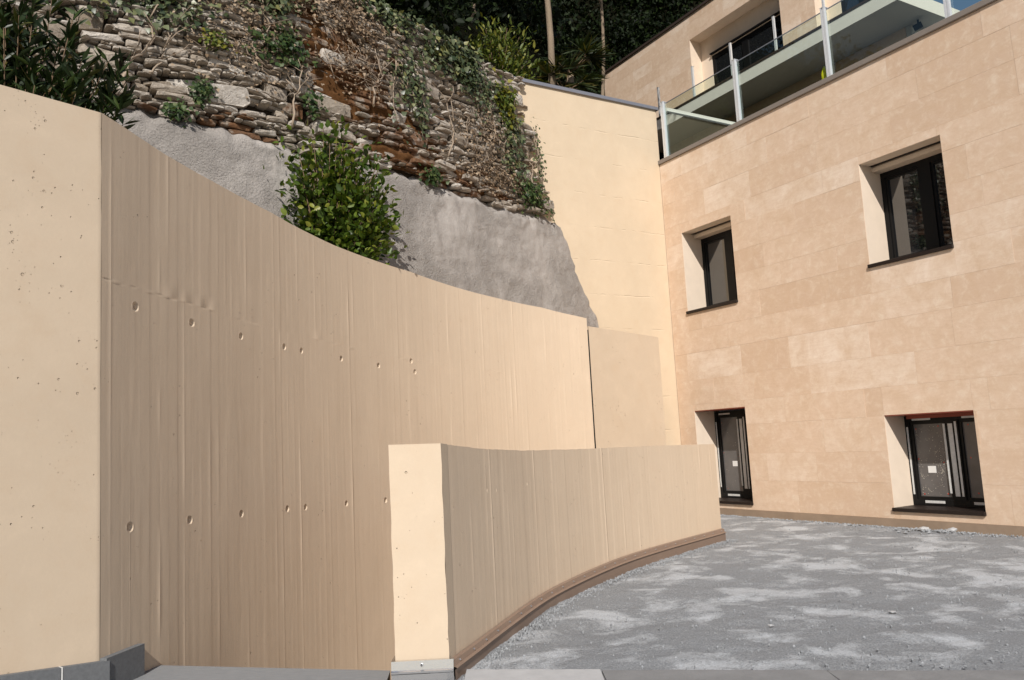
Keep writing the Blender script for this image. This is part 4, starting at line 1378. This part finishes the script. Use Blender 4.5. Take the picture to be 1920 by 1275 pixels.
# undergrowth and crowns of the far wood, one mass
P, D, Wd = [], [], []
rr = random.Random(5)
tries = 0
while len(P) < 760 and tries < 20000:
    tries += 1
    y = rr.uniform(12.5, 48) if rr.random() < 0.75 else rr.uniform(12.5, 22); az = rr.uniform(-0.36, 0.27)
    x = az * y
    t = y - wall_y(x)
    if t < (3.2 if x > -1.6 else 1.2): continue
    if az > -0.012 and y < 18.5: continue
    if az > 0.06 and y < 33: continue
    P.append((x, y, hill_z(x, y) + rr.uniform(0.2, 3.0)))
for _ in range(70):                                        # brambles close behind the wall top
    x = rr.uniform(-4.2, -0.7); y = wall_y(x) + rr.uniform(0.7, 4.0)
    P.append((x, y, hill_z(x, y) + rr.uniform(0.1, 0.7)))
for _ in range(420):                                       # steep bank above the upper storey
    y = rr.uniform(33, 47); x = rr.uniform(0.05, 0.30) * y
    P.append((x, y, hill_z(x, y) + rr.uniform(0.2, 2.5)))
cl = np.array(P)
pos, size = [], []
for c in cl:
    n = 95
    k_ = 0.6 if c[1] < 22 else 1.0
    q = rand_dirs(n) * (RNG.random((n, 1)) ** 0.4) * np.array((1.25, 1.25, 1.0)) * rr.uniform(0.7, 1.4) * k_
    pos.append(c + q); size.append(RNG.uniform(0.14, 0.32, n) * (0.5 if c[1] < 22 else 1.0))
pos = np.concatenate(pos)
dd = rand_dirs(len(pos), -0.3)
sz = np.concatenate(size)
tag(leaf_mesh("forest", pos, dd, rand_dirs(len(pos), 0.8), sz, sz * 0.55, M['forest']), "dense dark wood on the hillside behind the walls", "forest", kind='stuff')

# individual trees: trunk, limbs and a high crown
def tree(label, x, y, lean, r0, height, crown_r, crown_z, nleaf, seed, crown_shift=(0, 0)):
    r = random.Random(seed)
    z0 = hill_z(x, y) - 0.2
    root = thing("tree", label, "tree", (x, y, z0), 0, "trees on the wooded hillside")
    pts, rad = [], []
    for k in range(14):
        f = k / 13
        pts.append((lean[0] * f * height + 0.10 * math.sin(f * 7 + seed), lean[1] * f * height + 0.08 * math.sin(f * 5 + seed), f * height))
        rad.append(r0 * (1 - 0.62 * f) * (1.25 if k == 0 else 1))
    m = MB().tube(pts, rad, 10)
    top = Vector(pts[-1])
    for k in range(7):
        b = Vector(pts[9 + k % 5])
        a = r.random() * 6.28
        e = b + Vector((math.cos(a) * crown_r * 0.7, math.sin(a) * crown_r * 0.7, crown_r * r.uniform(0.3, 0.8)))
        m.tube([b, (b + e) / 2 + Vector((0, 0, 0.2)), e], [r0 * 0.33, r0 * 0.22, r0 * 0.08], 6)
    m.build("trunk", M['bark'], root, True)
    cs = []
    for k in range(int(nleaf / 110)):
        d = rand_dirs(1)[0]
        c = np.array((top.x + crown_shift[0], top.y + crown_shift[1], height + crown_z)) + d * np.array((crown_r, crown_r, crown_r * 0.75)) * (RNG.random() ** 0.45)
        cs.append(c + rand_dirs(110) * (RNG.random((110, 1)) ** 0.5) * crown_r * 0.24)
    pos = np.concatenate(cs)
    sz = RNG.uniform(0.10, 0.20, len(pos))
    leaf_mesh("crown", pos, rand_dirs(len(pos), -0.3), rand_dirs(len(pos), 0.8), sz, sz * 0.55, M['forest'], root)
    return root
tree("tall slim tree with pale bare trunk rising behind the cream wall", 1.10, 17.2, (0.040, 0.0), 0.082, 8.5, 3.3, 1.2, 7000, 1, (0.2, 0.3))
tree("tree whose trunk foot shows above the ivy at the picture top", -1.98, 13.2, (0.05, 0.03), 0.13, 7.5, 3.0, 1.0, 7000, 2, (0.0, 1.2))
tree("thin dark trunk standing between the ivy wall and the yellow bush", -0.5, 18.5, (0.0, 0.0), 0.09, 8.5, 3.2, 1.0, 7000, 3)
tree("leaning tree with upper trunk showing near the roof edge", 2.75, 22.5, (0.055, 0.0), 0.075, 10.5, 2.4, 2.2, 5000, 4, (-2.2, 2.5))
tree("large dark tree over the top left corner behind the stone wall", -6.5, 14.0, (0.03, 0.0), 0.2, 8.0, 4.2, 0.5, 9000, 6, (1.5, 1.5))

# yellow-green bush on top of the stone wall
def bush(name, label, cat, loc, size, nstem, nleaf, leaf, mat, seed, zb=0.2, shape="oval", twig=True, droop=0.0):
    r = random.Random(seed)
    root = thing(name, label, cat, loc)
    st = MB()
    tips = []
    for k in range(nstem):
        a = r.random() * 6.28; q = math.sqrt(r.random())
        e = Vector((math.cos(a) * q * size[0], math.sin(a) * q * size[1], size[2] * r.uniform(0.45, 1.0) * (1 - 0.35 * q)))
        b = Vector((math.cos(a) * 0.08, math.sin(a) * 0.08, 0))
        mid = b * 0.5 + e * 0.5 + Vector((-e.x * 0.15, -e.y * 0.15, 0.08 * size[2]))
        st.tube([b, mid, e], [0.012, 0.009, 0.004], 5)
        for t in np.linspace(0.25, 1.0, 16):
            p = (b * (1 - t) + mid * t) * (1 - t) + (mid * (1 - t) + e * t) * t
            tips.append((p, (e - mid).normalized()))
    st.build("stem", M['twig'], root, True)
    pos, dr = [], []
    for k in range(nleaf):
        p, d = tips[r.randrange(len(tips))]
        q = Vector((r.gauss(0, 1), r.gauss(0, 1), r.gauss(0, 0.8))) * size[3]
        v = Vector((r.gauss(0, 1), r.gauss(0, 1), r.gauss(0, 0.6) + zb)) + d * 0.6 + q.normalized() * 0.8
        pos.append(p + q); dr.append(v)
    n = len(pos)
    L = RNG.uniform(leaf[0], leaf[1], n)
    leaf_mesh("leaves", np.array(pos), np.array(dr), rand_dirs(n, 1.0), L, L * leaf[2], mat, root, 0.3, shape)
    return root
bush("bush", "bright yellow green bush on the hill edge behind the stone wall", "bush", (-0.05, 13.5, 6.95), (0.66, 0.55, 2.0, 0.12), 46, 5200, (0.06, 0.14, 0.34), M['bush'], 3, 0.5)
bush("bush", "low green bush where the stone wall top meets the grey cap", "bush", (0.30, 13.6, 6.9), (0.5, 0.45, 0.85, 0.12), 20, 1200, (0.07, 0.13, 0.35), M['bush'], 8, 0.2)

# fan palms in the shade to the right of the slim trunk
def palm(label, x, y, h, nfr, seed, R=0.85):
    r = random.Random(seed)
    z0 = hill_z(x, y) - 0.1
    root = thing("palm", label, "palm", (x, y, z0), 0, "fan palms behind the cream wall")
    MB().tube([(0, 0, 0), (0.05, 0, h * 0.5), (0, 0.02, h)], [0.11, 0.10, 0.09], 9).build("trunk", M['bark'], root, True)
    pet = MB()
    pos, dr, ln = [], [], []
    for k in range(nfr):
        a = 6.28 * k / nfr + r.uniform(-.2, .2); el = r.uniform(-0.5, 0.9)
        d = Vector((math.cos(a) * math.cos(el), math.sin(a) * math.cos(el), math.sin(el)))
        c = Vector((0, 0, h)) + d * R * 0.75
        pet.tube([(0, 0, h), c], [0.014, 0.008], 5)
        side = d.cross(Vector((0, 0, 1))).normalized(); upv = side.cross(d)
        for j in range(22):
            b = (j / 21 - 0.5) * 3.6
            v = d * math.cos(b) + side * math.sin(b) - Vector((0, 0, 0.25))
            pos.append(c); dr.append(v); ln.append(R * 0.75 * r.uniform(0.85, 1.05))
    pet.build("petiole", M['twig'], root, True)
    leaf_mesh("fronds", np.array(pos), np.array(dr), rand_dirs(len(pos), 1.5), np.array(ln), 0.05, M['palm'], root, 0.3, "lance")
palm("fan palm with drooping yellowed fronds left of the building corner", 1.75, 18.6, 2.6, 15, 2)
palm("fan palm half hidden beside the slim pale trunk", 1.50, 17.6, 1.3, 13, 5, 0.7)
palm("fan palm close to the upper building corner", 2.35, 19.6, 2.2, 14, 9)

# ------------------------------------------------------------------ plants on and before the stone wall
bush("camellia_shrub", "dense glossy dark green shrub growing over the curved wall edge", "shrub", (-2.02, 8.80, 2.55), (0.70, 0.42, 2.80, 0.12), 150, 13500, (0.055, 0.105, 0.60), M['camellia'], 12, 0.25)
def oleander():
    r = random.Random(31)
    root = thing("oleander", "dark lance leaved shrub above the plain wall at the top left", "shrub", (-3.55, 5.55, 2.9))
    st = MB(); pos, dr, ups = [], [], []
    for k in range(230):
        a = r.random() * 6.28; q = math.sqrt(r.random())
        e = Vector((math.cos(a) * q * 0.80, math.sin(a) * q * 0.5, r.uniform(0.55, 2.25) * (1 - 0.38 * q * (1 if math.cos(a) > 0 else 0.2))))
        b = Vector((e.x * 0.25, e.y * 0.25, 0))
        st.tube([b, (b + e) / 2 + Vector((0, 0, 0.1)), e], [0.008, 0.006, 0.003], 5)
        ax = (e - b).normalized()
        for w in range(9):
            p = e - ax * 0.07 * w
            for j in range(4):
                t = r.random() * 6.28
                v = Vector((math.cos(t), math.sin(t), 0)) * r.uniform(0.6, 1.0) + ax * r.uniform(0.5, 1.1)
                pos.append(p); dr.append(v)
    st.build("stem", M['twig'], root, True)
    n = len(pos); L = RNG.uniform(0.09, 0.17, n)
    leaf_mesh("leaves", np.array(pos), np.array(dr), rand_dirs(n, 1.2), L, L * 0.22, M['oleander'], root, 0.25, "lance")
oleander()

# ivy: (centre along wall, height, spread along, spread up, leaves, material, label)
def wall_s_of_x(x): return float(np.interp(x, wl_xy[:, 0], wl_s))
def ivy(label, x, z, ru, rv, n, mat, seed, size=(0.045, 0.085), nst=6, tilt=0.0, cat="ivy", name="ivy"):
    r = random.Random(seed)
    s0 = wall_s_of_x(x)
    base, _, _ = wl(s0, z)
    root = thing(name, label, cat, base, 0, "weed tufts on the stone wall" if cat == "weed" else "ivy and creepers on the stone wall")
    st = MB()
    pos, dr, ups = [], [], []
    runners = []
    for k in range(nst):
        s = s0 + r.gauss(0, 0.5) * ru; zz = z + rv * r.uniform(0.2, 1.0)
        pts = []
        for j in range(8):
            p, t, nn_ = wl(min(max(s, 0.05), wl_end(min(zz, ZT))), min(zz, ZT + 0.06), 0.085 + r.uniform(-0.01, 0.03))
            pts.append(p - base)
            runners.append((s, zz))
            s += r.gauss(0, 0.16) * max(ru, 0.35) if nst > 8 else r.gauss(0, 0.10) * ru
            zz -= rv * (r.uniform(-0.15, 0.30) if nst > 8 else r.uniform(0.12, 0.32))
        k0 = 0.0055 if nst > 8 else 0.009
        st.tube(pts, [k0 * (1 - 0.08 * j) for j in range(8)], 5)
    st.build("stem", M['vine'], root, True)
    for k in range(n):
        if r.random() < 0.65:
            s, zz = runners[r.randrange(len(runners))]
            s += r.gauss(0, 0.09) * (0.5 + ru); zz += r.gauss(0, 0.09) * (0.5 + rv)
        else:
            s, zz = s0 + r.gauss(0, 0.55) * ru, z + r.gauss(0, 0.55) * rv
        s = min(max(s, 0.05), wl_end(min(max(zz, ZF), ZT)) - 0.02)
        over = max(0.0, zz - ZT)
        p, t, nn_ = wl(s, zz, 0.07 + abs(r.gauss(0, 0.05)) - over * 0.6)
        pos.append(p - base)
        v = t * r.gauss(0, 0.8) + Vector((0, 0, r.gauss(-0.6, 0.7))) + nn_ * r.uniform(0.0, 0.7)
        dr.append(v); ups.append(nn_ * 1.0 + Vector((0, 0, 0.55)) + Vector((r.gauss(0, .35), r.gauss(0, .35), r.gauss(0, .3))))
    L = RNG.uniform(size[0], size[1], n)
    leaf_mesh("leaves", np.array(pos), np.array(dr), np.array(ups), L, L * 0.75, mat, root, 0.12, "ivy")
    return root
ivy("thick grey green ivy cushion hanging over the wall top above the bare patch", -0.62, 6.78, 0.58, 0.30, 950, M['ivy'], 1, (0.05, 0.095))
ivy("ivy strand running down the rust moss left of the ivy cushion", -1.20, 6.05, 0.22, 0.5, 330, M['ivy'], 2)
ivy("ivy matted along the wall top near the trunk foot", -1.35, 6.92, 0.40, 0.14, 380, M['ivy'], 3)
ivy("yellow green leafy clump near the right end of the wall top", 0.10, 6.42, 0.20, 0.30, 330, M['ivyyellow'], 4, (0.06, 0.10))
ivy("ivy covering the right part of the wall below the yellow clump", 0.16, 5.85, 0.28, 0.50, 340, M['ivy'], 5)
ivy("ivy and dry leaves at the lower right end of the wall", 0.32, 5.05, 0.34, 0.20, 420, M['fern'], 6, (0.04, 0.07))
ivy("dark ivy at the top of the wall beside the lance leaved shrub", -3.55, 6.25, 0.7, 0.36, 620, M['ivy'], 7, (0.05, 0.09))
ivy("ivy tangle at the picture top left of centre", -2.75, 6.62, 0.6, 0.30, 480, M['ivy'], 8)
ivy("green weed patch left of the moss, high on the wall", -2.45, 5.92, 0.30, 0.20, 300, M['fern'], 9, (0.04, 0.08))
ivy("dry creeper over the middle of the wall right of the moss", -0.30, 5.55, 0.55, 0.6, 480, M['dryleaf'], 10, (0.025, 0.055), 22)
ivy("brown dry leaves and creeper hanging at the top above the moss", -1.95, 6.55, 0.85, 0.34, 950, M['dryleaf'], 11, (0.025, 0.055), 16)
ivy("dry tan litter caught in the upper left stones", -2.95, 6.15, 0.75, 0.40, 520, M['dryleaf'], 12, (0.02, 0.05), 9)
ivy("creeper along the ragged right end of the wall", 0.52, 5.75, 0.08, 0.5, 110, M['fern'], 13, (0.035, 0.06), 4)
ivy("thin dry creeper net low on the right of the wall", -0.25, 5.10, 0.60, 0.3, 520, M['dryleaf'], 14, (0.02, 0.05), 18)
ivy("tangle of fine bare creepers over the grey stones left of the moss", -2.75, 5.55, 0.60, 0.40, 260, M['dryleaf'], 15, (0.02, 0.045), 20)
ivy("fine dry creepers hanging over the rust moss", -1.75, 5.85, 0.55, 0.50, 300, M['dryleaf'], 16, (0.02, 0.05), 20)
ivy("mixed ivy and bare stems between the cushion and the yellow clump", -0.25, 6.35, 0.40, 0.40, 420, M['ivy'], 17, (0.03, 0.065), 16)
for i, (x, z, n, ru, rv, lab) in enumerate(((-3.12, 5.13, 130, 0.09, 0.07, "small fern tuft between pale stones at the left of the wall"),
                                           (-3.33, 4.86, 90, 0.12, 0.06, "weed tuft on the foot of the stones above the sprayed concrete"),
                                           (-0.98, 4.86, 170, 0.20, 0.07, "green weed strip on the ledge right of the glossy shrub"),
                                           (-2.25, 5.35, 120, 0.12, 0.10, "small green weed in the stones above the glossy shrub"),
                                           (-2.98, 5.72, 110, 0.14, 0.08, "yellowish weed tuft high among the left stones"))):
    ivy(lab, x, z, ru, rv, n, M['fern'] if i != 4 else M['ivyyellow'], 40 + i, (0.03, 0.065), 2, 0, "weed", "weed_tuft")

# bare woody vines
def vine(label, pts, r0, seed):
    r = random.Random(seed)
    base = None; P = []
    for (x, z) in pts:
        p, t, n = wl(wall_s_of_x(x), z, 0.11)
        if base is None: base = p
        P.append(p - base)
    Q = []
    for a, b in zip(P, P[1:]):
        for k in range(4):
            q = a.lerp(b, k / 4); Q.append(q + Vector((r.gauss(0, .012), r.gauss(0, .012), r.gauss(0, .012))))
    Q.append(P[-1])
    m = MB().tube(Q, [r0 * (1 - 0.6 * i / len(Q)) for i in range(len(Q))], 6)
    for k in range(3):
        i = r.randrange(2, len(Q) - 1)
        m.tube([Q[i], Q[i] + Vector((r.uniform(-.15, .15), r.uniform(-.1, .1), 0.14)), Q[i] + Vector((r.uniform(-.3, .3), r.uniform(-.2, .2), 0.26))], [r0 * .5, r0 * .4, r0 * .2], 5)
    o = m.build("dry_vine", M['vine'], None, True)
    o.location = base
    tag(o, label, "vine", "bare woody vines on the stone wall")
vine("thick pale bare vine on the stones beside the lance leaved shrub", [(-3.78, 4.98), (-3.76, 5.25), (-3.62, 5.45), (-3.55, 5.6), (-3.6, 5.85)], 0.020, 1)
vine("thinner pale vine branching right of the thick bare vine", [(-3.60, 5.2), (-3.48, 5.35), (-3.46, 5.52), (-3.40, 5.7)], 0.013, 2)
vine("bare forked vine above the left side of the glossy shrub", [(-2.42, 4.95), (-2.40, 5.25), (-2.33, 5.45), (-2.30, 5.72)], 0.014, 3)
vine("twisted grey vine crossing the rust moss", [(-1.62, 5.55), (-1.60, 5.85), (-1.50, 6.0), (-1.56, 6.35)], 0.014, 4)
vine("slim bare vine trailing down the middle of the wall", [(-0.78, 5.2), (-0.70, 5.6), (-0.76, 5.95), (-0.66, 6.3)], 0.011, 5)
vine("bare vine hanging near the yellow green clump", [(-0.18, 5.5), (-0.12, 5.9), (-0.16, 6.25), (-0.05, 6.5)], 0.011, 6)
vine("knotted vine at the lower right end of the stonework", [(0.30, 4.95), (0.36, 5.2), (0.40, 5.45), (0.34, 5.7)], 0.014, 7)
vine("long bare vine dangling from the wall top above the weed patch", [(-2.62, 5.75), (-2.58, 6.1), (-2.64, 6.4), (-2.55, 6.75)], 0.010, 8)
